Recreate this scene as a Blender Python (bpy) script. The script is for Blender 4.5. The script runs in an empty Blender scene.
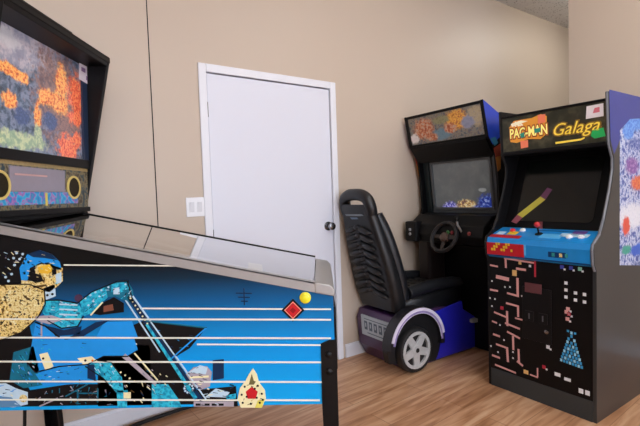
import bpy, bmesh, math, random
from mathutils import Vector, Matrix
random.seed(7)
SC = bpy.context.scene
COL = SC.collection

# ------------------------------------------------------------------ camera
F = 440.0; H = 1.235; PIT = math.radians(2.9); ROL = math.radians(1.9); CY = 213 + 4.62
fv = Vector((0, math.cos(PIT), -math.sin(PIT)))
r0 = Vector((1, 0, 0)); u0 = Vector((0, math.sin(PIT), math.cos(PIT)))
rv = r0 * math.cos(ROL) - u0 * math.sin(ROL)
uv = u0 * math.cos(ROL) + r0 * math.sin(ROL)
CAM = Vector((0, 0, H))
cam = bpy.data.cameras.new('camera'); cam_ob = bpy.data.objects.new('camera', cam); COL.objects.link(cam_ob)
cam.sensor_width = 36; cam.lens = F / 640 * 36; cam.clip_start = 0.02; cam.shift_y = (CY - 213) / 640
m = Matrix((rv, uv, -fv)).transposed().to_4x4(); m.translation = CAM
cam_ob.matrix_world = m
SC.camera = cam_ob

def ray(x, y):
    return fv + rv * ((x - 320) / F) - uv * ((y - CY) / F)
def hit(x, y, p0, n):
    d = ray(x, y); n = Vector(n)
    return CAM + d * ((Vector(p0) - CAM).dot(n) / d.dot(n))

# ------------------------------------------------------------------ materials
def lin(h):
    h = h.lstrip('#'); c = [int(h[i:i+2], 16) / 255 for i in (0, 2, 4)]
    return tuple(x / 12.92 if x <= .04045 else ((x + .055) / 1.055) ** 2.4 for x in c) + (1,)
MATS = {}
def M(name, hexc, rough=.5, metal=0, var=.06, scale=18, bump=0, emit=0, spec=.5, coat=0):
    if name in MATS: return MATS[name]
    mt = bpy.data.materials.new(name); mt.use_nodes = True
    nt = mt.node_tree; b = nt.nodes['Principled BSDF']
    c = lin(hexc)
    b.inputs['Roughness'].default_value = rough; b.inputs['Metallic'].default_value = metal
    b.inputs['Specular IOR Level'].default_value = spec
    if coat: b.inputs['Coat Weight'].default_value = coat; b.inputs['Coat Roughness'].default_value = .08
    if name.startswith(('print_', 'side_print', 'maze_', 'sprite_', 'control_')): b.inputs['Specular IOR Level'].default_value = .2
    tc = nt.nodes.new('ShaderNodeTexCoord'); nz = nt.nodes.new('ShaderNodeTexNoise')
    nz.inputs['Scale'].default_value = scale; nz.inputs['Detail'].default_value = 4
    nt.links.new(tc.outputs['Object'], nz.inputs['Vector'])
    mx = nt.nodes.new('ShaderNodeMix'); mx.data_type = 'RGBA'
    mx.inputs[6].default_value = tuple(x * (1 - var) for x in c[:3]) + (1,)
    mx.inputs[7].default_value = tuple(min(1, x * (1 + var)) for x in c[:3]) + (1,)
    nt.links.new(nz.outputs['Fac'], mx.inputs[0]); nt.links.new(mx.outputs[2], b.inputs['Base Color'])
    if emit:
        nt.links.new(mx.outputs[2], b.inputs['Emission Color']); b.inputs['Emission Strength'].default_value = emit
    if bump:
        bp = nt.nodes.new('ShaderNodeBump'); bp.inputs['Strength'].default_value = bump; bp.inputs['Distance'].default_value = .004
        nt.links.new(nz.outputs['Fac'], bp.inputs['Height']); nt.links.new(bp.outputs[0], b.inputs['Normal'])
    MATS[name] = mt; return mt

def ramp_mat(name, stops, kind='noise', scale=(1, 1, 1), nscale=6, detail=6, rough=.4, axis=2, lo=0, hi=1, coat=0, distort=0, emit=0, interp='LINEAR'):
    """colour ramp over noise or over an object axis"""
    mt = bpy.data.materials.new(name); mt.use_nodes = True
    nt = mt.node_tree; b = nt.nodes['Principled BSDF']; b.inputs['Roughness'].default_value = rough; b.inputs['Specular IOR Level'].default_value = .22
    if coat: b.inputs['Coat Weight'].default_value = coat; b.inputs['Coat Roughness'].default_value = .06
    tc = nt.nodes.new('ShaderNodeTexCoord'); mp = nt.nodes.new('ShaderNodeMapping')
    mp.inputs['Scale'].default_value = scale
    nt.links.new(tc.outputs['Object'], mp.inputs[0])
    rp = nt.nodes.new('ShaderNodeValToRGB'); rp.color_ramp.interpolation = interp
    if kind == 'noise':
        nz = nt.nodes.new('ShaderNodeTexNoise'); nz.inputs['Scale'].default_value = nscale
        nz.inputs['Detail'].default_value = detail; nz.inputs['Distortion'].default_value = distort
        nt.links.new(mp.outputs[0], nz.inputs['Vector']); src = nz.outputs['Fac']
    else:
        sp = nt.nodes.new('ShaderNodeSeparateXYZ'); nt.links.new(mp.outputs[0], sp.inputs[0])
        mr = nt.nodes.new('ShaderNodeMapRange'); mr.inputs['From Min'].default_value = lo; mr.inputs['From Max'].default_value = hi
        nt.links.new(sp.outputs[axis], mr.inputs['Value']); src = mr.outputs[0]
    nt.links.new(src, rp.inputs[0])
    el = rp.color_ramp.elements
    while len(el) < len(stops): el.new(.5)
    for e, (p, h) in zip(el, stops): e.position = p; e.color = lin(h)
    nt.links.new(rp.outputs[0], b.inputs['Base Color'])
    if emit: nt.links.new(rp.outputs[0], b.inputs['Emission Color']); b.inputs['Emission Strength'].default_value = emit
    MATS[name] = mt; return mt

def wood_mat():
    mt = bpy.data.materials.new('plank_floor'); mt.use_nodes = True
    nt = mt.node_tree; L = nt.links.new; b = nt.nodes['Principled BSDF']; b.inputs['Roughness'].default_value = .38
    tc = nt.nodes.new('ShaderNodeTexCoord'); mp = nt.nodes.new('ShaderNodeMapping')
    mp.inputs['Rotation'].default_value = (0, 0, math.radians(FLOOR_ROT)); L(tc.outputs['Object'], mp.inputs[0])
    br = nt.nodes.new('ShaderNodeTexBrick'); br.inputs['Scale'].default_value = 1
    br.inputs['Brick Width'].default_value = 1.2; br.inputs['Row Height'].default_value = .15
    br.inputs['Mortar Size'].default_value = .0018; br.offset = .37
    br.inputs['Color1'].default_value = (0, 0, 0, 1); br.inputs['Color2'].default_value = (1, 1, 1, 1); br.inputs['Mortar'].default_value = (.4, .4, .4, 1)
    L(mp.outputs[0], br.inputs['Vector'])
    mp2 = nt.nodes.new('ShaderNodeMapping'); mp2.inputs['Scale'].default_value = (1.6, 16, 1)
    L(mp.outputs[0], mp2.inputs[0])
    nz = nt.nodes.new('ShaderNodeTexNoise'); nz.inputs['Scale'].default_value = 1.5; nz.inputs['Detail'].default_value = 7; nz.inputs['Distortion'].default_value = .7
    L(mp2.outputs[0], nz.inputs['Vector'])
    ad = nt.nodes.new('ShaderNodeMath'); ad.operation = 'MULTIPLY_ADD'; ad.inputs[1].default_value = .10
    L(br.outputs['Color'], ad.inputs[0]); L(nz.outputs['Fac'], ad.inputs[2])
    rp = nt.nodes.new('ShaderNodeValToRGB'); el = rp.color_ramp.elements
    for p, h in ((.3, '#855a3d'), (.48, '#ab7d59'), (.62, '#c29672'), (.82, '#d3b08d')):
        e = el.new(p); e.color = lin(h)
    el.remove(el[0]); el.remove(el[-1])
    L(ad.outputs[0], rp.inputs[0])
    mx = nt.nodes.new('ShaderNodeMix'); mx.data_type = 'RGBA'; mx.inputs[7].default_value = lin('#8c6343')
    L(br.outputs['Fac'], mx.inputs[0]); L(rp.outputs[0], mx.inputs[6]); L(mx.outputs[2], b.inputs['Base Color'])
    bp = nt.nodes.new('ShaderNodeBump'); bp.inputs['Strength'].default_value = .15; bp.inputs['Distance'].default_value = .002
    L(nz.outputs['Fac'], bp.inputs['Height']); L(bp.outputs[0], b.inputs['Normal'])
    return mt

def tile_mat():
    mt = bpy.data.materials.new('ceiling_tile'); mt.use_nodes = True
    nt = mt.node_tree; L = nt.links.new; b = nt.nodes['Principled BSDF']; b.inputs['Roughness'].default_value = .9
    tc = nt.nodes.new('ShaderNodeTexCoord')
    br = nt.nodes.new('ShaderNodeTexBrick'); br.offset = 0; br.inputs['Scale'].default_value = 1
    br.inputs['Brick Width'].default_value = .61; br.inputs['Row Height'].default_value = .61; br.inputs['Mortar Size'].default_value = .012
    br.inputs['Color1'].default_value = lin('#e6e9ee'); br.inputs['Color2'].default_value = lin('#eaecf0'); br.inputs['Mortar'].default_value = lin('#f0f2f4')
    L(tc.outputs['Object'], br.inputs['Vector'])
    vo = nt.nodes.new('ShaderNodeTexVoronoi'); vo.inputs['Scale'].default_value = 38; L(tc.outputs['Object'], vo.inputs['Vector'])
    rp = nt.nodes.new('ShaderNodeValToRGB'); rp.color_ramp.elements[0].position = .12; rp.color_ramp.elements[0].color = (.3, .3, .32, 1); rp.color_ramp.elements[1].position = .3
    L(vo.outputs['Distance'], rp.inputs[0])
    mx = nt.nodes.new('ShaderNodeMix'); mx.data_type = 'RGBA'; mx.blend_type = 'MULTIPLY'; mx.inputs[0].default_value = 1
    L(br.outputs['Color'], mx.inputs[6]); L(rp.outputs[0], mx.inputs[7]); L(mx.outputs[2], b.inputs['Base Color'])
    return mt

def glass_mat(name, ior=1.5, tint=(1, 1, 1, 1), boost=1.0, rough=.02):
    mt = bpy.data.materials.new(name); mt.use_nodes = True
    nt = mt.node_tree; L = nt.links.new
    nt.nodes.remove(nt.nodes['Principled BSDF']); out = nt.nodes['Material Output']
    tr = nt.nodes.new('ShaderNodeBsdfTransparent'); tr.inputs[0].default_value = tint
    gl = nt.nodes.new('ShaderNodeBsdfGlossy'); gl.inputs['Roughness'].default_value = rough
    fr = nt.nodes.new('ShaderNodeFresnel'); fr.inputs['IOR'].default_value = ior
    mu = nt.nodes.new('ShaderNodeMath'); mu.operation = 'MULTIPLY'; mu.use_clamp = True; mu.inputs[1].default_value = boost
    mi = nt.nodes.new('ShaderNodeMixShader')
    ge = nt.nodes.new('ShaderNodeNewGeometry'); sb = nt.nodes.new('ShaderNodeMath'); sb.operation = 'SUBTRACT'; sb.inputs[0].default_value = 1; L(ge.outputs['Backfacing'], sb.inputs[1])
    m2 = nt.nodes.new('ShaderNodeMath'); m2.operation = 'MULTIPLY'; L(mu.outputs[0], m2.inputs[0]); L(sb.outputs[0], m2.inputs[1])
    L(fr.outputs[0], mu.inputs[0]); L(m2.outputs[0], mi.inputs[0]); L(tr.outputs[0], mi.inputs[1]); L(gl.outputs[0], mi.inputs[2]); L(mi.outputs[0], out.inputs[0])
    MATS[name] = mt; return mt

def blob_mat(name, base, bscale, blobs, rough=.3, emit=0, amp=.9, coat=0, escale=38):
    """printed picture: a noise-coloured ground with ragged patches; blobs = (centre, radii, stops, noise scale)"""
    mt = bpy.data.materials.new(name); mt.use_nodes = True
    nt = mt.node_tree; L = nt.links.new; b = nt.nodes['Principled BSDF']; b.inputs['Roughness'].default_value = rough
    if coat: b.inputs['Coat Weight'].default_value = coat; b.inputs['Coat Roughness'].default_value = .06
    tc = nt.nodes.new('ShaderNodeTexCoord').outputs['Object']
    def ramp(stops, sc):
        nz = nt.nodes.new('ShaderNodeTexNoise'); nz.inputs['Scale'].default_value = sc; nz.inputs['Detail'].default_value = 7; nz.inputs['Roughness'].default_value = .65; nz.inputs['Distortion'].default_value = .3
        L(tc, nz.inputs['Vector']); rp = nt.nodes.new('ShaderNodeValToRGB'); el = rp.color_ramp.elements
        while len(el) < len(stops): el.new(.5)
        for e, (p, h) in zip(el, stops): e.position = p; e.color = lin(h)
        L(nz.outputs['Fac'], rp.inputs[0]); return rp.outputs[0]
    col = ramp(base, bscale)
    en = nt.nodes.new('ShaderNodeTexNoise'); en.inputs['Scale'].default_value = escale; en.inputs['Detail'].default_value = 6; en.inputs['Roughness'].default_value = .7; L(tc, en.inputs['Vector'])
    for c, r, stops, sc in blobs:
        mp = nt.nodes.new('ShaderNodeMapping'); mp.vector_type = 'TEXTURE'
        mp.inputs['Location'].default_value = c; mp.inputs['Scale'].default_value = r; L(tc, mp.inputs[0])
        ln = nt.nodes.new('ShaderNodeVectorMath'); ln.operation = 'LENGTH'; L(mp.outputs[0], ln.inputs[0])
        ad = nt.nodes.new('ShaderNodeMath'); ad.operation = 'MULTIPLY_ADD'; ad.inputs[1].default_value = amp; L(en.outputs['Fac'], ad.inputs[0]); L(ln.outputs['Value'], ad.inputs[2])
        mr = nt.nodes.new('ShaderNodeMapRange'); mr.inputs['From Min'].default_value = .78 + amp * .5; mr.inputs['From Max'].default_value = 1.15 + amp * .5
        mr.inputs['To Min'].default_value = 1; mr.inputs['To Max'].default_value = 0; L(ad.outputs[0], mr.inputs['Value'])
        mx = nt.nodes.new('ShaderNodeMix'); mx.data_type = 'RGBA'; L(mr.outputs[0], mx.inputs[0]); L(col, mx.inputs[6]); L(ramp(stops, sc), mx.inputs[7]); col = mx.outputs[2]
    L(col, b.inputs['Base Color'])
    if emit: L(col, b.inputs['Emission Color']); b.inputs['Emission Strength'].default_value = emit
    MATS[name] = mt; return mt
FIRE = [(0, '#5c2418'), (.38, '#b84a28'), (.47, '#ea7c36'), (.56, '#f6c46a'), (.64, '#f0a058'), (.8, '#b04a30')]
EMBER = [(0, '#6a1c1a'), (.4, '#c84430'), (.5, '#ec6a48'), (.6, '#f4a066'), (.8, '#8c2c28')]
CEIL_REFLECT = [(0, '#5c5f78'), (.45, '#8c8ca0'), (.55, '#b8aeb6'), (.7, '#7c86a0')]
PGREEN = [(0, '#5a7466'), (.45, '#8fa88a'), (.55, '#c6cca0'), (.7, '#7c968c')]
DEEP = [(0, '#1c2a44'), (.5, '#3a4e78'), (.7, '#5a6ca0')]
GOLDV = [(0, '#3a2c14'), (.4, '#8c7038'), (.47, '#c8b060'), (.56, '#e2d498'), (.66, '#c0a04c'), (.8, '#4a3818')]

def emit_mat(name, hexc, s):
    mt = bpy.data.materials.new(name); mt.use_nodes = True
    nt = mt.node_tree; nt.nodes.remove(nt.nodes['Principled BSDF'])
    e = nt.nodes.new('ShaderNodeEmission'); e.inputs[0].default_value = lin(hexc); e.inputs[1].default_value = s
    nt.links.new(e.outputs[0], nt.nodes['Material Output'].inputs[0]); MATS[name] = mt; return mt

# ------------------------------------------------------------------ mesh building
def fr_id(u, v, w): return Vector((u, v, w))
class MB:
    def __init__(self): self.v = []; self.f = []; self.mi = []; self.mats = []
    def _m(self, mat):
        if mat not in self.mats: self.mats.append(mat)
        return self.mats.index(mat)
    def add(self, vs, fs, mat):
        o = len(self.v); k = self._m(mat)
        self.v += [Vector(p) for p in vs]
        for f in fs: self.f.append([i + o for i in f]); self.mi.append(k)
        return self
    def box(self, x0, x1, y0, y1, z0, z1, mat, fr=fr_id):
        vs = [fr(x, y, z) for z in (z0, z1) for y in (y0, y1) for x in (x0, x1)]
        return self.add(vs, [(0, 2, 3, 1), (4, 5, 7, 6), (0, 1, 5, 4), (2, 6, 7, 3), (0, 4, 6, 2), (1, 3, 7, 5)], mat)
    def prism(self, poly, w0, w1, mat, fr=fr_id):
        n = len(poly)
        vs = [fr(u, v, w0) for u, v in poly] + [fr(u, v, w1) for u, v in poly]
        fs = [tuple(range(n))[::-1], tuple(range(n, 2 * n))] + [(i, (i + 1) % n, n + (i + 1) % n, n + i) for i in range(n)]
        return self.add(vs, fs, mat)
    def bar(self, a, b, wd, w0, w1, mat, fr=fr_id, wd2=None):
        a = Vector(a); b = Vector(b); d = (b - a).normalized(); n = Vector((-d.y, d.x)); w2 = wd if wd2 is None else wd2
        return self.prism([a + n * wd / 2, a - n * wd / 2, b - n * w2 / 2, b + n * w2 / 2], w0, w1, mat, fr)
    def disc(self, c, ru, rvv, w0, w1, mat, fr=fr_id, n=20, a0=0, a1=2 * math.pi):
        full = abs(a1 - a0 - 2 * math.pi) < 1e-6
        k = n if full else n + 1
        return self.prism([(c[0] + ru * math.cos(a0 + (a1 - a0) * i / n), c[1] + rvv * math.sin(a0 + (a1 - a0) * i / n)) for i in range(k)], w0, w1, mat, fr)
    def ring(self, c, ro, ri, w0, w1, mat, fr=fr_id, n=24, a0=0, a1=2 * math.pi):
        for i in range(n):
            a = a0 + (a1 - a0) * i / n; b = a0 + (a1 - a0) * (i + 1) / n
            p = lambda r, t: (c[0] + r * math.cos(t), c[1] + r * math.sin(t))
            self.prism([p(ri, a), p(ro, a), p(ro, b), p(ri, b)], w0, w1, mat, fr)
        return self
    def tube(self, pts, r, mat, seg=8, closed=False):
        pts = [Vector(p) for p in pts]; n = len(pts); vs = []; up = None
        rr = r if isinstance(r, (list, tuple)) else [r] * n
        for i, p in enumerate(pts):
            if closed: t = pts[(i + 1) % n] - pts[i - 1]
            else: t = pts[min(i + 1, n - 1)] - pts[max(i - 1, 0)]
            t.normalize()
            if up is None: up = Vector((0, 0, 1)) if abs(t.z) < .9 else Vector((1, 0, 0))
            x = up.cross(t).normalized(); y = t.cross(x).normalized(); up = y
            vs += [p + (x * math.cos(2 * math.pi * k / seg) + y * math.sin(2 * math.pi * k / seg)) * rr[i] for k in range(seg)]
        fs = []
        for i in range(n if closed else n - 1):
            j = (i + 1) % n
            fs += [(i * seg + k, i * seg + (k + 1) % seg, j * seg + (k + 1) % seg, j * seg + k) for k in range(seg)]
        if not closed: fs += [tuple(range(seg))[::-1], tuple(range((n - 1) * seg, n * seg))]
        return self.add(vs, fs, mat)
    def lathe(self, prof, mat, fr=fr_id, seg=24):
        """prof: (r, w); revolves in u,v about w"""
        vs = []; n = len(prof)
        for r, w in prof:
            vs += [fr(r * math.cos(2 * math.pi * k / seg), r * math.sin(2 * math.pi * k / seg), w) for k in range(seg)]
        fs = []
        for i in range(n - 1):
            fs += [(i * seg + k, i * seg + (k + 1) % seg, (i + 1) * seg + (k + 1) % seg, (i + 1) * seg + k) for k in range(seg)]
        fs += [tuple(range(seg))[::-1], tuple(range((n - 1) * seg, n * seg))]
        return self.add(vs, fs, mat)
    def loft(self, rings, mat):
        n = len(rings); s = len(rings[0]); vs = [p for r in rings for p in r]; fs = []
        for i in range(n - 1):
            fs += [(i * s + k, i * s + (k + 1) % s, (i + 1) * s + (k + 1) % s, (i + 1) * s + k) for k in range(s)]
        fs += [tuple(range(s))[::-1], tuple(range((n - 1) * s, n * s))]
        return self.add(vs, fs, mat)
    def ellipsoid(self, c, rx, ry, rz, mat, fr=fr_id, seg=12, rows=7):
        prof = []
        vs = []; fs = []
        for i in range(rows + 1):
            t = math.pi * i / rows
            r = max(math.sin(t), .02)
            vs += [fr(c[0] + rx * r * math.cos(2 * math.pi * k / seg), c[1] + ry * r * math.sin(2 * math.pi * k / seg), c[2] - rz * math.cos(t)) for k in range(seg)]
        for i in range(rows):
            fs += [(i * seg + k, i * seg + (k + 1) % seg, (i + 1) * seg + (k + 1) % seg, (i + 1) * seg + k) for k in range(seg)]
        fs += [tuple(range(seg))[::-1], tuple(range(rows * seg, (rows + 1) * seg))]
        return self.add(vs, fs, mat)
    def text(self, s, size, c, mat, w0, w1, fr=fr_id, sx=1, rot=0, shear=0, ext=0):
        cu = bpy.data.curves.new('t', 'FONT'); cu.body = s; cu.size = size; cu.align_x = 'CENTER'; cu.align_y = 'CENTER'
        cu.shear = shear; cu.resolution_u = 3; cu.offset = ext
        ob = bpy.data.objects.new('t', cu); COL.objects.link(ob)
        bpy.context.view_layer.update()
        me = bpy.data.meshes.new_from_object(ob.evaluated_get(bpy.context.evaluated_depsgraph_get()))
        bm = bmesh.new(); bm.from_mesh(me)
        if bm.faces:
            g = bmesh.ops.extrude_face_region(bm, geom=bm.faces[:])
            for v in [e for e in g['geom'] if isinstance(e, bmesh.types.BMVert)]: v.co.z = 1
        bm.verts.index_update(); cr, sr = math.cos(rot), math.sin(rot)
        vs = []
        for v in bm.verts:
            x, y = v.co.x * sx, v.co.y
            vs.append(fr(c[0] + x * cr - y * sr, c[1] + x * sr + y * cr, w1 if v.co.z > .5 else w0))
        self.add(vs, [[v.index for v in f.verts] for f in bm.faces], mat)
        bm.free(); bpy.data.objects.remove(ob); bpy.data.curves.remove(cu); bpy.data.meshes.remove(me)
        return self
    def build(self, name, parent=None, bevel=0, smooth=False, label=None, subsurf=0):
        me = bpy.data.meshes.new(name); me.from_pydata(self.v, [], self.f)
        for mt in self.mats: me.materials.append(mt)
        for p, k in zip(me.polygons, self.mi): p.material_index = k
        bm = bmesh.new(); bm.from_mesh(me)
        bmesh.ops.recalc_face_normals(bm, faces=bm.faces[:]); bm.to_mesh(me); bm.free()
        if smooth:
            for p in me.polygons: p.use_smooth = True
            try: me.set_sharp_from_angle(angle=math.radians(40))
            except Exception: pass
        ob = bpy.data.objects.new(name, me); COL.objects.link(ob)
        if parent: ob.parent = parent
        if bevel:
            md = ob.modifiers.new('bevel', 'BEVEL'); md.width = bevel; md.segments = 2; md.limit_method = 'ANGLE'; md.angle_limit = math.radians(40)
        if subsurf:
            md = ob.modifiers.new('sub', 'SUBSURF'); md.levels = subsurf; md.render_levels = subsurf
        if label: ob['label'] = label
        return ob

def thing(name, loc, rz, label, cat):
    o = bpy.data.objects.new(name, None); COL.objects.link(o); o.empty_display_size = .1
    o.location = loc; o.rotation_euler = (0, 0, rz); o['label'] = label; o['category'] = cat
    return o
def smooth_path(pts, n=6):
    pts = [Vector(p) for p in pts]; out = []
    P = [pts[0]] + pts + [pts[-1]]
    for i in range(1, len(P) - 2):
        for k in range(n):
            t = k / n; a, b, c, d = P[i-1], P[i], P[i+1], P[i+2]
            out.append(.5 * ((2*b) + (c-a)*t + (2*a-5*b+4*c-d)*t*t + (3*b-a-3*c+d)*t**3))
    out.append(pts[-1]); return out
def rrect(cx, cy, w, h, r, n=4):
    out = []
    for k, (sx, sy) in enumerate(((1, 1), (-1, 1), (-1, -1), (1, -1))):
        for i in range(n + 1):
            a = math.pi / 2 * (k + i / n)
            out.append((cx + sx * (w / 2 - r) + r * math.cos(a), cy + sy * (h / 2 - r) + r * math.sin(a)))
    return out

# ================================================================== ROOM
WANG = math.radians(35); WO = Vector((.139, 3.272, 0)); FLOOR_ROT = -3
CEIL = 3.09
WCOL = '#c4b5a5'
wall_m = M('wall_paint', WCOL, .42, var=.012, scale=3, spec=.35)
white_m = M('white_trim', '#e3e6ee', .4, var=.01)
doorw_m = M('door_paint', '#dbdfeb', .35, var=.012, scale=2)
gap_m = M('dark_gap', '#15151a', .9)  # near-black colour stands in for the shade inside open gaps
def st(mb, name, parent=None, **k):
    o = mb.build(name, parent, **k)
    if not parent:
        o.location = WO; o.rotation_euler = (0, 0, WANG); o['kind'] = 'structure'
    return o
A0, A1, B1 = -4.6, 4.4, -6.2        # room-local: x along the door wall, y = away from the camera
PA, PB = 1.62, -.885
DX0, DX1, DZ = -.982, -.048, 2.006
st(MB().box(A0-.2, A1+.2, B1-.2, .2, -.1, 0, wood_mat()), 'floor')
st(MB().box(A0-.2, A1+.2, B1-.2, .2, CEIL, CEIL+.1, tile_mat()), 'ceiling')
w = MB()
w.box(A0-.15, DX0-.03, 0, .14, 0, CEIL, wall_m).box(DX1+.03, A1+.15, 0, .14, 0, CEIL, wall_m).box(DX0-.03, DX1+.03, 0, .14, DZ+.03, CEIL, wall_m)
w.box(DX0-.03, DX1+.03, .1, .14, 0, DZ+.03, gap_m)
st(w, 'wall_back')
st(MB().box(A0-.15, A0, B1, 0, 0, CEIL, wall_m), 'wall_left')
st(MB().box(PA, PA+.14, B1, PB, 0, CEIL, wall_m), 'wall_right')
st(MB().box(A1, A1+.15, B1, 0, 0, CEIL, wall_m), 'wall_far')
wf = MB()                                             # wall behind the photographer with a wide shop window
WX0, WX1, WZ0, WZ1 = -3.6, .6, .7, 2.5
wf.box(A0-.15, WX0, B1-.14, B1, 0, CEIL, wall_m).box(WX1, A1+.15, B1-.14, B1, 0, CEIL, wall_m)
wf.box(WX0, WX1, B1-.14, B1, 0, WZ0, wall_m).box(WX0, WX1, B1-.14, B1, WZ1, CEIL, wall_m)
st(wf, 'wall_front')
wn = MB()
for x in (WX0, -2.2, -.8, WX1-.05): wn.box(x, x+.05, B1-.12, B1-.02, WZ0, WZ1, white_m)
wn.box(WX0, WX1, B1-.12, B1-.02, WZ0, WZ0+.05, white_m).box(WX0, WX1, B1-.12, B1-.02, WZ1-.05, WZ1, white_m)
win = st(wn, 'window_1')
st(MB().box(WX0, WX1, B1-.1, B1-.09, WZ0, WZ1, emit_mat('daylight_pane', '#e6eeff', 6.5)), 'window_pane', win)
# baseboards
def bb(x0, x1, name, y0=-.014, y1=0):
    b = MB(); b.box(x0, x1, y0, y1, 0, .085, white_m); b.box(x0, x1, y0*.6, y1, .085, .1, white_m); st(b, name)
bb(A0, DX0-.07, 'baseboard_left'); bb(DX1+.07, A1, 'baseboard_right')
st(MB().box(PA-.014, PA, B1, PB, 0, .1, white_m), 'baseboard_partition')
# dark strip standing in for the open gap between two wall panels
SEAM = hit(152, 110, WO, (math.sin(WANG), -math.cos(WANG), 0))
sa = (SEAM - WO).dot(Vector((math.cos(WANG), math.sin(WANG), 0)))
st(MB().box(sa-.0028, sa+.0028, -.0012, .001, .1, CEIL, gap_m), 'seam_strip_1')
# door
d = MB().box(DX0+.006, DX1-.006, .002, .05, .012, DZ-.007, doorw_m)
door = st(d, 'door_1', bevel=.003)
fr = MB()
cw = .048
fr.box(DX0-cw, DX0+.001, -.012, 0, 0, DZ+cw, white_m).box(DX1-.001, DX1+cw, -.012, 0, 0, DZ+cw, white_m).box(DX0+.001, DX1-.001, -.012, 0, DZ-.001, DZ+cw, white_m)
fr.box(DX0-.028, DX0, 0, .095, 0, DZ+.028, white_m).box(DX1, DX1+.028, 0, .095, 0, DZ+.028, white_m).box(DX0, DX1, 0, .095, DZ, DZ+.028, white_m)
fr.box(DX0, DX1, .053, .07, 0, DZ, gap_m)  # dark sheet behind the slab keeps the door gap dark, no light leaks
st(fr, 'door_frame', door, bevel=.004)
chrome = M('brushed_nickel', '#8f8f92', .25, 1)
KP = hit(328, 226, WO, (math.sin(WANG), -math.cos(WANG), 0))
ka = (KP - WO).dot(Vector((math.cos(WANG), math.sin(WANG), 0))); kz = KP.z
kf = lambda u, v, w_: Vector((ka + u, .002 - w_, kz + v))
st(MB().lathe([(.032, 0), (.032, .006), (.014, .01), (.012, .03), (.024, .038), (.029, .05), (.026, .062), (.012, .067)], chrome, kf), 'door_knob', door, smooth=True)
for z in (.25, 1.0, 1.78):
    st(MB().tube([(DX0+.003, .002, z-.045), (DX0+.003, .002, z+.045)], .006, chrome), 'hinge', door)

# light switch on the wall
wallhit = lambda x, y: hit(x, y, WO, (math.sin(WANG), -math.cos(WANG), 0))
p = wallhit(195.5, 207)
sw = thing('light_switch', p, WANG, 'white double light switch plate on beige wall left of white door', 'light switch')
plate_m = M('switch_plastic', '#e9ebf0', .35, var=.01)
MB().box(-.058, .058, -.007, 0, -.058, .058, plate_m).build('switch_plate', sw, bevel=.003)
for x in (-.024, .024):
    MB().box(x-.016, x+.016, -.0095, -.007, -.033, .033, plate_m).prism([(-.0095, .028), (-.0155, .03), (-.0095, -.03)], x-.013, x+.013, M('toggle_grey', '#d6d9df', .4), lambda u, v, w_: Vector((w_, u, v))).build('toggle', sw)

# ceiling lights out of view, lenses dropped so their sides light the ceiling
diff_m = emit_mat('dropped_diffuser', '#fffaf2', 11)
cl = 0
for (a, b, s, lb) in ((-3.3, -3.5, 1, 'long surface mounted ceiling light over the wall left of the door'), (-1.2, -3.4, 1, 'long surface mounted ceiling light above the middle of the room'),
                  (.45, -1.95, 1, 'long surface mounted ceiling light in front of the arcade cabinets'), (-3.2, -4.9, 1, 'long surface mounted ceiling light at the window end, left'),
                  (.2, -5.0, 1, 'long surface mounted ceiling light at the window end, right'), (2.8, -.92, .8, 'unseen ceiling fill light added in the room beyond the partition')):  # last one is added behind the partition to brighten that end
    pos = WO + Matrix.Rotation(WANG, 3, 'Z') @ Vector((a, b, CEIL))
    t = thing('ceiling_light', pos, WANG, lb, 'ceiling light'); t['group'] = 'long surface mounted ceiling lights'
    f_ = MB()
    f_.box(-.61, .61, -.15, .15, -.012, 0, white_m).box(-.62, -.60, -.16, .16, -.09, 0, white_m).box(.60, .62, -.16, .16, -.09, 0, white_m)
    f_.build('light_frame', t)
    MB().prism([(-.15, -.012), (.15, -.012), (.145, -.055), (.11, -.085), (-.11, -.085), (-.145, -.055)], -.60, .60, diff_m, lambda u, v, w_: Vector((w_, u, v))).build('diffuser', t)

# ================================================================== PINBALL
black = M('black_laminate', '#0b0b0d', .45, var=.15, spec=.22)
blackm = M('black_metal', '#0d0d0f', .4, .2, var=.1, spec=.25)
blackp = M('black_plastic', '#0e0e10', .45, var=.12, scale=40, spec=.25)
steel = M('satin_steel', '#a3a3a3', .38, .35, var=.05, scale=30)
PR = Vector((-.6, 1.78, 0))
pin = thing('pinball_machine', PR, 0, 'blue pinball machine with a motorcycle rider on its side, at the left', 'pinball machine')
YN, YF = 1.5, 2.06; XF, XB = .036, -1.32
SL = .2225
def railz(X): return .936 - SL * (X + .024)
L_ = lambda X, Y, Z: Vector((X, Y, Z)) - PR
def zb(X): return .508 - .0125 * (X - XF)
# cabinet body
c = MB()
side = [(XF, zb(XF)), (XF, railz(XF) - .02), (XB, railz(XB) - .02), (XB, zb(XB))]
fxz = lambda u, v, w_: L_(u, w_, v)
c.prism(side, YN, YN+.018, black, fxz).prism(side, YF-.018, YF, black, fxz)
c.prism([(XF-.018, zb(XF)), (XF, zb(XF)), (XF, railz(XF)-.02), (XF-.018, railz(XF)-.02)], YN+.018, YF-.018, black, fxz)
c.prism([(XB+.018, zb(XB)), (XB, zb(XB)), (XB, railz(XB)-.02), (XB+.018, railz(XB)-.02)], YN+.018, YF-.018, black, fxz)
c.prism([(XF-.018, zb(XF)), (XF-.018, zb(XF)+.015), (XB+.018, zb(XB)+.015), (XB+.018, zb(XB))], YN+.018, YF-.018, black, fxz)
c.build('cabinet', pin)
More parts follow.
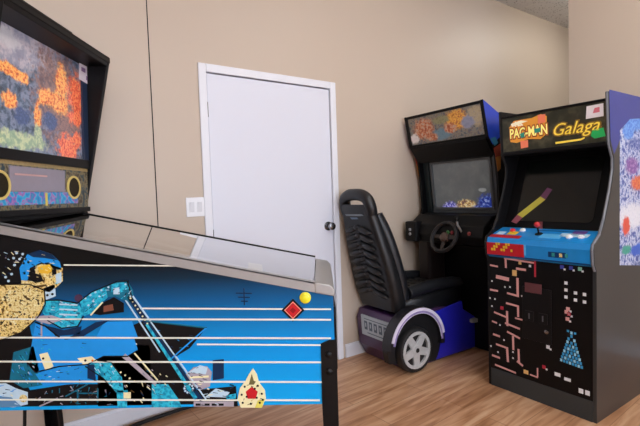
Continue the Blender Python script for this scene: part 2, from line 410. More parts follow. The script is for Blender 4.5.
# side artwork (print on the near side)
gr = ramp_mat('side_print_blue', [(0, '#08a0e6'), (.34, '#0590dc'), (.50, '#067cc0'), (.66, '#06568c'), (.80, '#05283e'), (.90, '#05080b')], 'axis', axis=2, lo=.50, hi=1.08, rough=.35)
A = MB()
af = lambda u, v, w_: L_(u, YN - w_, v)
def q(x, y):
    h_ = hit(x, y, (0, YN, 0), (0, 1, 0)); return (h_.x, h_.z)
K = 1.5 / F
def poly(pts, lay, mat): A.prism([q(*p_) for p_ in pts], 0, .0006 * lay + .0004, mat, af)
def line(a, b, wd, lay, mat, w2=None): A.bar(q(*a), q(*b), wd * K, 0, .0006 * lay + .0004, mat, af, None if w2 is None else w2 * K)
def dot(c_, r, lay, mat, r2=None): A.disc(q(*c_), r * K, (r2 or r) * K, 0, .0006 * lay + .0004, mat, af, n=14)
A.prism([(XF, zb(XF)), (XF, railz(XF)-.022), (XB, railz(XB)-.022), (XB, zb(XB))], 0, .0004, gr, af)
cream = M('print_cream', '#e8e2b4', .4, var=.08); gold = ramp_mat('print_gold', [(0, '#1c1408'), (.36, '#54401c'), (.42, '#b8984a'), (.52, '#ead89a'), (.6, '#d8bc64'), (.68, '#7a6230'), (.8, '#20180a')], nscale=95, detail=3, rough=.45)
paleg = ramp_mat('print_pale_gold', [(0, '#6a5428'), (.42, '#c0a45c'), (.5, '#e6dca8'), (.6, '#d8c47c'), (.7, '#7a6430')], nscale=110, detail=3, rough=.45); cyan = ramp_mat('print_cyan', [(0, '#0a4a66'), (.40, '#1486aa'), (.5, '#22aed0'), (.6, '#3cc0d8'), (.7, '#0e6e90')], nscale=60, detail=3, rough=.45)
dcyan = M('print_teal', '#146a86', .4, var=.25, scale=40); blue = M('print_blue', '#1f8fe0', .4, var=.1, scale=20)
navy = M('print_navy', '#0d2c50', .4, var=.2); inkb = M('print_black', '#0c0d11', .4, var=.2); pale = M('print_pale_blue', '#b8d4e6', .4, var=.12, scale=40)
lav = M('print_grey', '#a7a0ac', .4, var=.2, scale=40); red = M('print_red', '#c02028', .4); yel = M('print_yellow', '#e8dc2c', .4); orange = M('print_orange', '#d9722a', .4)
brown = M('print_brown', '#5a4424', .4, var=.25, scale=50)
stripe = M('print_stripe', '#e4e6da', .4, var=.03)
# dark ground of the print around the rider
poly([(-40, 232), (62, 246), (62, 262), (30, 290), (0, 300), (-40, 300)], 1, inkb)
poly([(0, 326), (28, 318), (34, 345), (20, 372), (30, 390), (70, 384), (100, 384), (100, 345), (150, 345), (152, 404), (-60, 408), (-60, 330)], 1, inkb)
poly([(98, 340), (145, 320), (207, 327), (170, 361), (196, 384), (196, 404), (98, 406)], 1, inkb)
# white pin stripes
for (x0, x1, y, wd) in ((64, 176, 265.3, 1.3), (140, 331, 308.7, 1.5), (-60, 331, 319, 1.5), (-60, 331, 337.5, 1.5), (42, 137, 343.5, 1.6), (197, 331, 344.6, 1.6), (-60, 331, 361.5, 1.5), (-60, 331, 381.2, 1.5), (-60, 320, 399.4, 1.5)):
    line((x0, y - .4), (x1, y + .5), wd, 2 if x0 > -60 else 7, stripe)
# jacket
poly([(-30, 290), (0, 284), (30, 284), (45, 290), (46, 304), (38, 318), (22, 332), (6, 338), (-30, 346)], 3, gold)
poly([(4, 292), (30, 287), (43, 294), (40, 310), (26, 316), (10, 308)], 4, paleg)
random.seed(3)
for k in range(46):
    x = random.uniform(-2, 40); y = random.uniform(290, 330)
    if y > 334 - .5 * x: continue
    dot((x, y), random.uniform(.7, 1.5), 5, random.choice([brown, inkb, brown, cream]))
# head with blue helmet and gold visor
poly([(20, 268), (28, 254), (40, 250), (52, 254), (60, 262), (62, 270), (52, 268), (42, 262), (30, 268), (28, 280), (22, 282)], 4, blue)
poly([(28, 254), (40, 250), (52, 254), (58, 260), (46, 258), (34, 257)], 5, navy)
poly([(36, 266), (48, 262), (56, 266), (63, 268), (63, 281), (58, 286), (50, 292), (40, 290), (36, 284)], 4, gold)
poly([(38, 267), (50, 264), (54, 270), (48, 274), (40, 273)], 5, M('print_amber', '#e0b436', .4))
poly([(32, 272), (42, 275), (44, 281), (36, 283), (30, 279)], 5, inkb)
poly([(22, 280), (42, 282), (44, 286), (22, 284)], 5, paleg)
poly([(52, 268), (57, 267), (57, 274), (53, 275)], 5, inkb); poly([(56, 274), (62, 272), (62, 282), (57, 284)], 5, pale)
line((34, 287), (47, 285), 2.2, 6, brown); poly([(44, 288), (55, 284), (56, 296), (46, 300)], 4, pale)
for p_ in ((46, 290), (51, 289), (48, 295), (53, 294)): dot(p_, 1.2, 6, inkb)
for p_ in ((17, 253), (23, 254), (14, 258), (20, 259), (26, 259), (15, 265), (24, 263), (12, 274), (6, 277), (9, 281), (29, 262), (25, 273)): dot(p_, 1.3, 4, pale)
# shoulder, arm and gauntlet on the bar
poly([(46, 300), (60, 300), (78, 303), (84, 312), (78, 326), (62, 328), (48, 320), (42, 310)], 4, cyan)
poly([(48, 326), (64, 330), (82, 326), (80, 334), (56, 336)], 4, navy)
for y in (304, 309, 314): line((60, y), (78, y + .8), 1.5, 6, pale)
poly([(36, 316), (52, 315), (64, 319), (50, 324), (36, 320)], 6, lav)
poly([(80, 300), (92, 292), (106, 286), (112, 294), (100, 304), (92, 313), (84, 316)], 4, cyan)
poly([(106, 286), (118, 281), (128, 281), (133, 290), (134, 303), (124, 300), (116, 296), (108, 297)], 5, dcyan)
poly([(112, 284), (124, 282), (130, 288), (122, 292), (112, 292)], 6, cyan); poly([(114, 288), (120, 287), (120, 294), (114, 294)], 7, pale)
poly([(92, 313), (102, 303), (114, 297), (124, 303), (124, 312), (100, 315)], 3, inkb); poly([(104, 306), (113, 304), (114, 310), (104, 312)], 5, M('print_rust', '#7a4a3a', .4))
line((91, 315), (103, 302), 1.4, 6, cream)
for x, y in ((86, 298), (91, 295), (96, 292), (102, 290), (109, 287), (100, 296), (94, 301), (89, 305), (126, 284), (131, 296)): dot((x, y), 1.0, 7, pale)
dot((79, 298), 4, 5, M('print_plum', '#47304a', .4))
# fork
line((129, 296), (203, 404), 4.2, 5, navy, 7); line((133, 296), (207, 400), 1.4, 6, pale); line((126, 300), (160, 352), 1.2, 6, pale)
line((147, 324), (196, 398), 2.6, 6, cyan, 4)
for k in range(8): dot((131 + k * 2.4, 298 + k * 3.6), .9, 7, cream)
# dark lamp in front of the fork
poly([(145, 320), (207, 327), (190, 348), (170, 360), (160, 348)], 4, inkb)
line((146, 320.5), (206, 327.5), 1.2, 6, dcyan); line((206, 328), (172, 358), 1.4, 6, blue)
# tank and thigh
poly([(36, 322), (46, 326), (60, 337), (92, 338), (134, 337), (138, 350), (128, 356), (104, 356), (88, 364), (60, 366), (36, 372), (28, 362), (32, 344)], 3, blue)
poly([(96, 338), (104, 322), (132, 321), (138, 337)], 3, blue)
poly([(96, 322), (110, 320), (84, 336), (70, 337)], 4, navy)
line((42, 322), (42, 336), 1.6, 5, lav)
poly([(60, 366), (88, 362), (102, 366), (96, 376), (70, 384), (44, 386), (36, 374)], 4, blue)
poly([(14, 352), (34, 346), (40, 372), (48, 384), (24, 388), (10, 380)], 3, dcyan)
poly([(86, 366), (98, 360), (112, 362), (122, 376), (124, 392), (116, 392), (104, 378)], 5, cyan)
poly([(40, 354), (48, 352), (54, 366), (46, 370)], 6, cream); poly([(78, 358), (92, 356), (98, 361), (84, 364)], 6, cream)
dot((44, 358), 1.2, 8, inkb); dot((86, 360), 1.2, 8, inkb); dot((93, 360), 1.0, 8, orange)
poly([(88, 364), (95, 364), (96, 380), (88, 378)], 6, navy)
# boot at the lower left
poly([(-20, 384), (6, 383), (16, 388), (28, 392), (28, 404), (14, 407), (-20, 404)], 4, pale)
poly([(-20, 394), (12, 397), (22, 406), (-20, 408)], 5, M('print_steel_blue', '#5a86ae', .4)); dot((24, 398), 4, 6, paleg)
# engine and frame lines
line((124, 355), (156, 384), 5, 5, lav, 3); line((134, 352), (158, 380), 1.2, 6, cream)
line((66, 396), (88, 384), 1.2, 5, dcyan); line((78, 391), (78, 402), 1.2, 5, dcyan); line((98, 388), (98, 402), 1.2, 5, dcyan)
line((40, 406), (58, 398), 1.4, 5, lav); line((78, 393), (98, 393), 1, 5, dcyan)
for k in range(6): dot((112 + k * 4.5, 366 + k * 3), .9, 6, cream)
poly([(117, 390), (128, 390), (127, 407), (118, 407)], 5, cyan); poly([(124, 392), (131, 392), (131, 398), (124, 398)], 6, cream)
poly([(152, 384), (168, 384), (178, 398), (182, 407), (152, 407)], 4, cyan)
dot((189, 388), 6, 5, navy)
for k in range(10):
    an = k * .628; dot((189 + 4.2 * math.cos(an), 388 + 4.2 * math.sin(an)), 1.1, 6, pale)
dot((189, 388), 2.2, 7, cyan)
# parts ahead of the fork
poly([(186, 374), (194, 367), (207, 366), (212, 372), (210, 386), (200, 390), (192, 384)], 5, lav)
poly([(188, 372), (200, 365), (208, 367), (206, 374)], 6, pale); line((190, 377), (209, 376), 2, 7, cream)
poly([(213, 360), (224, 359), (224, 378), (213, 380)], 4, navy); poly([(194, 390), (236, 386), (238, 406), (194, 406)], 4, inkb)
poly([(206, 396), (216, 388), (230, 392), (226, 397)], 6, pale); poly([(226, 395), (236, 393), (236, 398), (227, 399)], 6, cyan)
poly([(194, 401), (234, 401), (234, 406), (194, 406)], 6, lav)
for x in (196, 205, 212, 219): line((x, 404), (x + 5, 404), 2.2, 8, inkb)
# flame shaped emblem
poly([(253, 368), (257, 374), (259, 382), (265, 390), (266, 398), (262, 407), (241, 407), (238, 398), (240, 388), (246, 380), (249, 374)], 8, cream)
poly([(252, 373), (254, 380), (256, 381), (254, 384), (249, 384)], 9, M('print_olive', '#6a6440', .4))
poly([(246, 391), (252, 386), (258, 391), (256, 398), (248, 398)], 9, red)
for x, y in ((245, 386), (258, 385), (242, 394), (262, 393), (260, 402), (243, 402), (251, 403), (255, 388), (247, 396), (257, 397), (263, 399)): dot((x, y), 1.1, 10, inkb)
poly([(258, 400), (265, 398), (262, 407), (255, 407)], 9, M('print_lime_yellow', '#d9d060', .4))
# small dark printed mark
line((236, 293), (252, 293.4), 1.2, 3, navy); line((238, 297), (250, 297.3), 1.2, 3, navy); line((241, 301), (248, 301.2), 1.2, 3, navy); line((244, 288), (244.5, 305), 1.2, 3, navy)
def inside(x, y, P):
    r = False
    for i in range(len(P)):
        (x1, y1), (x2, y2) = P[i-1], P[i]
        if (y1 > y) != (y2 > y) and x < (x2 - x1) * (y - y1) / (y2 - y1) + x1: r = not r
    return r
def strokes(P, n, mats, lay, ang=None, ln=(1.5, 5), wd=(.5, 1.1)):
    xs = [p_[0] for p_ in P]; ys = [p_[1] for p_ in P]; k_ = 0
    while k_ < n:
        x = random.uniform(min(xs), max(xs)); y = random.uniform(min(ys), max(ys))
        if not inside(x, y, P): k_ += .2; continue
        a_ = math.radians(random.gauss(ang, 14)) if ang is not None else random.uniform(0, math.pi); l_ = random.uniform(*ln) / 2
        p1 = (x - l_ * math.cos(a_), y - l_ * math.sin(a_)); p2 = (x + l_ * math.cos(a_), y + l_ * math.sin(a_))
        if inside(*p1, P) and inside(*p2, P): line(p1, p2, random.uniform(*wd), lay, random.choice(mats), .3)
        k_ += 1
random.seed(11)
strokes([(-30, 290), (0, 285), (30, 285), (44, 292), (44, 304), (36, 318), (22, 331), (6, 337), (-30, 345)], 130, [brown, inkb, inkb, cream, paleg], 6)
strokes([(46, 301), (60, 301), (78, 304), (83, 312), (78, 325), (62, 327), (48, 319)], 34, [navy, navy, pale, dcyan], 7, 8)
strokes([(80, 300), (92, 292), (106, 287), (118, 282), (128, 282), (133, 292), (133, 302), (112, 296), (100, 304), (92, 312), (84, 315)], 60, [navy, inkb, pale, cyan], 8, -35, (1.5, 4))
strokes([(14, 353), (33, 347), (40, 372), (48, 383), (24, 387), (11, 379)], 46, [cyan, inkb, navy, blue, pale], 5, 60)
strokes([(36, 374), (60, 366), (88, 364), (98, 368), (94, 376), (70, 383), (44, 385)], 26, [navy, cyan, pale, navy], 6, -8)
strokes([(88, 366), (98, 361), (112, 363), (122, 377), (123, 391), (116, 391), (104, 378)], 34, [navy, inkb, pale, dcyan], 7, 60)
strokes([(60, 386), (98, 372), (104, 380), (116, 392), (116, 405), (30, 405), (40, 392)], 60, [dcyan, navy, lav, dcyan, brown], 5, None)
strokes([(122, 380), (150, 362), (180, 384), (150, 404), (130, 404)], 40, [dcyan, navy, lav, cream, brown], 5, 40)
strokes([(-20, 384), (6, 384), (26, 392), (27, 403), (14, 406), (-20, 404)], 30, [blue, navy, cream, pale], 6, 10)
strokes([(186, 374), (194, 367), (207, 366), (212, 372), (236, 386), (238, 405), (194, 405), (192, 384)], 44, [inkb, inkb, pale, cream, navy], 8, 5)
strokes([(22, 268), (30, 255), (42, 251), (54, 256), (62, 266), (62, 281), (50, 291), (38, 289), (24, 281)], 44, [navy, inkb, gold, cream, cyan], 6, 20, (1.2, 3.5))
strokes([(243, 388), (252, 376), (264, 392), (262, 405), (242, 405)], 16, [brown, inkb, gold], 9, None, (1, 3))
strokes([(145, 321), (206, 327), (190, 347), (170, 359)], 14, [navy, dcyan, blue], 5, 30)
strokes([(-2, 252), (26, 250), (20, 268), (2, 284)], 30, [pale, cream, navy, lav], 5, 30, (1, 4))
strokes([(36, 324), (58, 338), (92, 340), (86, 350), (60, 352), (38, 352)], 12, [navy, cyan, MATS['print_cyan']], 5, 5)
# dark outlines
for P in ([(36, 322), (46, 326), (60, 337)], [(28, 362), (36, 372), (60, 366), (88, 364), (104, 356), (128, 356), (138, 350)], [(46, 300), (60, 300), (78, 303), (92, 292), (106, 286), (118, 281), (128, 281), (134, 303)], [(84, 316), (78, 326), (62, 328), (48, 320)], [(-30, 290), (0, 284), (30, 284), (45, 290), (46, 304), (38, 318), (22, 332), (6, 338)], [(86, 366), (104, 378), (116, 392)], [(98, 360), (112, 362), (122, 376)]):
    for a_, b_ in zip(P, P[1:]): line(a_, b_, 1.1, 7, inkb)
A.build('side_artwork', pin)
# red diamond emblem and yellow flipper button
e = MB()
for r_, mt, ly in ((11.5, inkb, 3), (8.8, M('print_pink', '#e88a7a', .4), 4), (7.4, M('print_dark_red', '#8c1018', .4), 5), (6.4, red, 6), (3.2, M('print_dark_red', '#8c1018', .4), 7)):
    e.prism([q(293 + r_, 310), q(293, 310 - r_), q(293 - r_, 310), q(293, 310 + r_)], .0006, .0006 * ly + .001, mt, af)
e.build('diamond_emblem', pin)
qb = q(305.3, 297.5)
MB().lathe([(.0195, .0), (.0195, .006), (.016, .008), (.0135, .008), (.0135, .014), (.010, .016)], M('yellow_button', '#e3dc2a', .3), lambda u, v, w_: L_(qb[0] + u, YN - w_, qb[1] + v)).build('flipper_button', pin, smooth=True, label='yellow flipper button')
MB().lathe([(.0195, .0), (.0195, .006), (.016, .008), (.0135, .008), (.0135, .014), (.010, .016)], MATS['yellow_button'], lambda u, v, w_: L_(qb[0] + u, YF + w_, qb[1] + v)).build('flipper_button', pin, smooth=True)
# side rails, lockdown bar, glass
for ys in (0, 1):
    y0, y1 = (YN-.004, YN+.03) if not ys else (YF-.03, YF+.004)
    r_ = MB(); xr0, xr1 = XF-.062, -1.13
    r_.prism([(xr0, railz(xr0)-.034), (xr0, railz(xr0)), (xr1, railz(xr1)), (xr1, railz(xr1)-.034)], y0, y0+.004 if not ys else y1, steel, fxz) if not ys else r_.prism([(xr0, railz(xr0)-.034), (xr0, railz(xr0)), (xr1, railz(xr1)), (xr1, railz(xr1)-.034)], y1-.004, y1, steel, fxz)
    r_.prism([(xr0, railz(xr0)-.004), (xr0, railz(xr0)), (xr1, railz(xr1)), (xr1, railz(xr1)-.004)], y0, y1, steel, fxz)
    r_.build('side_rail', pin)
lb = MB()
zt = railz(XF-.03)
lb.prism([(XF-.063, railz(XF-.063)-.036), (XF-.063, railz(XF-.063)+.002), (XF-.01, railz(XF-.01)+.002), (XF+.006, railz(XF)-.012), (XF+.006, railz(XF)-.036)], YN-.006, YF+.006, steel, fxz)
lb.build('lockdown_bar', pin, bevel=.004, smooth=True)
gl = glass_mat('playfield_glass', 1.9, (.93, .95, .95, 1), 2.4, .012)
g = MB(); xg0, xg1 = XF-.064, -1.11
gh = []
for y_, dzz in ((YN+.02, -.0045), (YF-.006, .011)):
    for x_ in (xg0, xg1):
        for t_ in (-.0035, 0): gh.append(L_(x_, y_, railz(x_)+dzz+t_))
g.add(gh, [(0, 1, 3, 2), (4, 6, 7, 5), (0, 4, 5, 1), (2, 3, 7, 6), (0, 2, 6, 4), (1, 5, 7, 3)], gl)
g.build('playfield_glass', pin)
# black far edge channel of the glass
MB().prism([(xg0, railz(xg0)-.001), (xg0, railz(xg0)+.0145), (xg1, railz(xg1)+.0155), (xg1, railz(xg1)-.001)], YF-.006, YF+.004, blackp, fxz).build('glass_channel', pin)
pf = MB()
pfm = ramp_mat('playfield_print', [(0, '#2a3550'), (.4, '#5a6a7c'), (.5, '#a09a90'), (.6, '#8a6a50'), (.75, '#4a7a8a')], nscale=9, rough=.3)
dz = .09
pf.prism([(XF-.05, railz(XF)-dz-.012), (XF-.05, railz(XF)-dz), (XB+.05, railz(XB)-dz), (XB+.05, railz(XB)-dz-.012)], YN+.02, YF-.02, pfm, fxz)
pfo = pf.build('playfield', pin)
def pfz(X): return railz(X) - dz
for (X, Y) in ((-.95, 1.68), (-.88, 1.83), (-1.03, 1.86)):
    MB().lathe([(.034, 0), (.034, .01), (.02, .012), (.02, .04), (.036, .044), (.034, .052), (.008, .056)], M('bumper_cap', '#c2563a', .35), lambda u, v, w_, X=X, Y=Y: L_(X+u, Y+v, pfz(X)-.002+w_)).build('pop_bumper', pfo, smooth=True)
for sy in (-1, 1):
    f_ = MB(); Yc = 1.78
    f_.prism([(-.135, Yc+sy*.09), (-.12, Yc+sy*.1), (-.055, Yc+sy*.032), (-.06, Yc+sy*.024)], 0, .02, M('flipper_white', '#e8e4d8', .4), lambda u, v, w_: L_(u, v, pfz(u)-.002+w_))
    f_.build('flipper', pfo)
rp_ = MB().tube(smooth_path([L_(-.45, 1.60, pfz(-.45)+.02), L_(-.75, 1.58, pfz(-.75)+.05), L_(-1.0, 1.62, pfz(-1.0)+.06), L_(-1.06, 1.78, pfz(-1.06)+.06), L_(-.95, 1.97, pfz(-.95)+.05), L_(-.6, 1.98, pfz(-.6)+.03)]), .006, steel); rp_.build('wire_ramp', pfo, smooth=True)
for k, (X, Y) in enumerate(((-.3, 1.57), (-.3, 1.98), (-.55, 1.7), (-.6, 1.88), (-.7, 1.76))):
    MB().box(-.03, .03, -.015, .015, 0, .03, [red, yel, cyan, blue, orange][k], lambda u, v, w_, X=X, Y=Y: L_(X+u, Y+v, pfz(X+u)-.003+w_)).build('playfield_plastic', pfo)
# coin door and plunger on the front
MB().box(0, .012, -.16, .16, -.12, .12, blackm, lambda u, v, w_: L_(XF+u, 1.78+v, .70+w_)).build('coin_door', pin, bevel=.003)
# legs: folded steel angle, tapering, with foot
def leg(xc, yc, sx, sy, ztop):
    s = MB()
    def angle(z, wd, off):
        x0 = xc + sx * off; y0 = yc + sy * off * .5
        t = .004
        return [L_(x0 + sx*t, y0 + sy*t, z), L_(x0 - sx*wd, y0 + sy*t, z), L_(x0 - sx*wd, y0, z), L_(x0, y0, z), L_(x0, y0 - sy*wd, z), L_(x0 + sx*t, y0 - sy*wd, z)]
    s.loft([angle(ztop, .02, .002), angle(ztop-.012, .05, .002), angle(zb(xc)-.01, .052, .002), angle(.30, .046, .001), angle(.06, .036, .001), angle(.05, .030, .001)], blackm)
    lg = s.build('leg', pin)
    fx, fy = xc - sx*.018, yc - sy*.012
    MB().lathe([(.024, 0), (.024, .008), (.010, .014), (.006, .02), (.006, .062)], steel, lambda u, v, w_: L_(fx+sx*.006+u, fy+sy*.006+v, w_)).build('leveler_foot', lg, smooth=True)
    for z in (ztop-.05, ztop-.11):
        MB().lathe([(.011, 0), (.011, .005), (.006, .009)], blackm, lambda u, v, w_: L_(xc - sx*.022+u, yc+sy*(.006+w_), z+v)).build('leg_bolt', lg, smooth=True)
leg(XF, YN, 1, -1, .735); leg(XF, YF, 1, 1, .735); leg(XB, YN, -1, -1, .76); leg(XB+.0, YF, -1, 1, .76)
# power cord hanging under the cabinet, continued as a dark line along the wall
wd_ = Vector((math.cos(WANG), math.sin(WANG), 0)); wn_ = Vector((math.sin(WANG), -math.cos(WANG), 0))
def onwall(a, off, z): return WO + wd_ * a + wn_ * off + Vector((0, 0, z))
cord = MB()
cp = smooth_path([Vector((-1.20, 1.9, .52)), Vector((-1.19, 1.92, .3)), Vector((-1.21, 1.96, .06)), Vector((-1.25, 2.0, .012)), onwall(-1.75, .16, .012), onwall(-1.5, .075, .014), onwall(-1.1, .05, .014), onwall(-.9, .04, .014), onwall(-.72, .04, .014)])
cord.tube([p_ - PR for p_ in cp], .011, blackp)
cord.build('power_cord', pin, smooth=True)
cord = MB()
cord.tube([p_ - PR for p_ in smooth_path([Vector((-1.13, 1.62, .53)), Vector((-1.15, 1.62, .3)), Vector((-1.2, 1.64, .08)), Vector((-1.3, 1.66, .008)), Vector((-1.5, 1.7, .008))])], .006, blackp)
cord.build('ground_wire', pin, smooth=True)

# backbox
BY0, BY1 = 1.41, 2.128
bx = MB()
sp_ = [(-1.13, 1.178), (-.972, 1.908), (-1.40, 1.908), (-1.40, 1.178)]
bx.prism(sp_, BY1-.02, BY1, black, fxz).prism(sp_, BY0, BY0+.02, black, fxz)
bx.box(-1.40, -.972, BY0, BY1, 1.892, 1.920, black, lambda u, v, w_: L_(u, v, w_))
bx.box(-1.40, -1.12, BY0, BY1, 1.178, 1.196, black, lambda u, v, w_: L_(u, v, w_))
bx.box(-1.40, -1.385, BY0, BY1, 1.19, 1.91, black, lambda u, v, w_: L_(u, v, w_))
bx.prism([(-.980, 1.876), (-.970, 1.918), (-1.13, 1.918), (-1.13, 1.876)], BY0+.02, BY1-.02, black, fxz)
bo = bx.build('backbox', pin, bevel=.003)
MB().box(-1.10, -.98, BY0, BY1-.30, 1.92, 1.930, blackp, lambda u, v, w_: L_(u, v, w_)).box(-1.06, -1.0, BY1-.28, BY1-.2, 1.92, 1.928, blackp, lambda u, v, w_: L_(u, v, w_)).build('top_strip', bo, bevel=.004)
GX = -1.108
bgf = lambda u, v, w_: L_(GX + w_ + (v-1.2)*.035, u, v)
bg = MB()
def q2(x, y):
    h_ = hit(x, y, (GX + .018, 0, 0), (1, 0, 0)); return (h_.y, h_.z)
def bl(x, y, rx, ry, stops, sc=95):
    Y, Z = q2(x, y); return ((GX - PR.x, Y - PR.y, Z), (.3, rx * Y * Y / (F * -GX), ry * Y / F), stops, sc)
bgm = blob_mat('backglass_print', [(0, '#141a26'), (.38, '#2a384c'), (.47, '#54667c'), (.54, '#8088a0'), (.62, '#34465e'), (.8, '#1c2436')], 26,
    [bl(22, 46, 50, 24, CEIL_REFLECT, 16), bl(62, 100, 26, 50, [(0, '#3c3038'), (.45, '#6a5458'), (.55, '#94706a'), (.7, '#4a4450')], 40), bl(6, 38, 12, 10, [(0, '#9a98a4'), (1, '#d0ccd0')], 30), bl(20, 140, 30, 9, PGREEN, 30),  # pale upper-left patches: reflection of the ceiling painted into the print
     bl(8, 68, 10, 6, FIRE), bl(22, 78, 9, 6, FIRE), bl(11, 100, 8, 9, FIRE), bl(61, 84, 6, 18, FIRE), bl(48, 98, 10, 9, FIRE), bl(39, 116, 4, 12, FIRE), bl(60, 104, 9, 10, FIRE),
     bl(77, 98, 9, 20, EMBER), bl(76, 118, 7, 8, EMBER), bl(70, 148, 10, 13, EMBER), bl(78, 140, 5, 8, EMBER), bl(51, 122, 8, 9, DEEP), bl(24, 116, 8, 9, DEEP), bl(-14, 110, 12, 20, EMBER), bl(40, 136, 4, 10, PGREEN)], rough=.3, emit=.22, amp=2.2, escale=34)
bg.box(BY0+.02, BY1-.02, 1.437, 1.878, -.012, 0, bgm, bgf)
bg.build('backglass', bo)
# glossy cover sheet over the artwork
MB().box(BY0+.022, BY1-.022, 1.437, 1.876, .004, .006, glass_mat('backglass_cover', 1.45, (1, 1, 1, 1), .8), bgf).build('glass_sheet', bo)
MB().box(BY1-.062, BY1-.02, 1.437, 1.878, 0, .009, M('dark_blue_edge', '#22304a', .3), bgf).build('edge_strip', bo)
s_ = MB()
q2s = [q2(76, 63), q2(88, 69), q2(88, 86), q2(76, 79)]
s_.prism(q2s, .009, .0105, M('sticker_pale', '#e2d8e2', .5), bgf)
s_.prism([q2(78, 67), q2(82, 69), q2(82, 73), q2(78, 71)], .0105, .011, M('sticker_mauve', '#8a6a92', .5, var=.3, scale=90), bgf).prism([q2(83, 76), q2(87, 78), q2(87, 82), q2(83, 80)], .0105, .011, MATS['sticker_mauve'], bgf)
s_.build('sticker', bo, label='small pale pink sticker')
# bars + speaker panel
MB().box(BY0+.02, BY1-.02, 1.398, 1.437, -.01, .014, black, bgf).build('light_bar', bo, bevel=.003)
sp = MB()
spm = ramp_mat('speaker_panel_print', [(0, '#241a10'), (.4, '#4a4034'), (.5, '#857a5c'), (.58, '#3c4a50'), (.8, '#1c262e')], nscale=40, detail=5, rough=.3)
sp.box(BY0+.02, BY1-.02, 1.218, 1.398, -.012, 0, spm, bgf)
sp.box(BY0+.02, BY1-.02, 1.383, 1.398, 0, .001, M('gold_trim_print', '#a08a58', .35, var=.5, scale=90), bgf)
prm = ramp_mat('blue_band_print', [(0, '#1a4a9a'), (.38, '#2a8ac8'), (.47, '#38b0d8'), (.53, '#b06ab0'), (.6, '#3a7ac0'), (.8, '#44b0b0')], scale=(1, 1, 1), nscale=30, detail=3, rough=.3)
sp.box(BY0+.03, BY1-.11, 1.236, 1.285, 0, .0012, prm, bgf)
sp.box(BY1-.35, BY1-.335, 1.230, 1.282, .0012, .002, M('print_straw', '#d8c860', .4), bgf)
spo = sp.build('speaker_panel', bo)
MB().box(1.575, 1.915, 1.286, 1.378, 0, .004, M('display_lens', '#8d8592', .2, var=.08, coat=.3), bgf).box(1.60, 1.79, 1.345, 1.352, .004, .0045, M('display_line', '#c49a98', .3), bgf).build('score_display', spo, bevel=.002)
for Yc in (1.985, 1.525):
    sf = lambda u, v, w_, Yc=Yc: bgf(Yc+u, 1.307+v, w_)
    so = MB().ring((0, 0), .052, .043, 0, .006, M('speaker_gold_ring', '#d8c070', .35), sf)
    so.disc((0, 0), .044, .044, 0, .003, ramp_mat('speaker_mesh', [(0, '#0e0c08'), (.5, '#241d10'), (1, '#3a301c')], nscale=200, rough=.6) if 'speaker_mesh' not in MATS else MATS['speaker_mesh'], sf, n=28)
    so.build('speaker', spo)
MB().box(BY0+.02, BY1-.02, 1.196, 1.218, -.012, .012, black, bgf).build('lower_bar', bo, bevel=.003)

# ================================================================== ARCADE CABINET (maze + space game)
CW = .635
gyaw = math.radians(-55.4)
gfl = Vector((1.043, 2.752, 0)); gfr = Vector((1.404, 2.229, 0))
GR = (gfl + gfr) / 2
arc = thing('arcade_cabinet', GR, gyaw, 'upright arcade cabinet with pink maze art on its black front, at the right', 'arcade machine')
RM = Matrix.Rotation(gyaw, 3, 'Z')
def to_loc(p_, R_=RM, O_=GR): return R_.transposed() @ (Vector(p_) - O_)
def gfront(x, y, yl=0.0):
    n = RM @ Vector((0, 1, 0)); h_ = to_loc(hit(x, y, GR + n * yl, n)); return (h_.x, h_.z)
def gside(x, y):
    n = RM @ Vector((1, 0, 0)); h_ = to_loc(hit(x, y, GR + n * (CW/2), n)); return (h_.y, h_.z)
prof = [(0, 0), (0, .80), (-.022, .835), (-.028, .912), (-.018, .942), (.05, .985), (.10, 1.065), (.16, 1.20), (.20, 1.32), (.20, 1.38), (.158, 1.45), (.14, 1.725), (.66, 1.725), (.76, 1.60), (.80, 1.30), (.80, 0)]
sgrey = M('side_grey', '#272b2d', .34, var=.08, scale=9, coat=.25)
fyz = lambda u, v, w_: Vector((w_, u, v))
edge_m = M('edge_moulding', '#9aa0aa', .3)
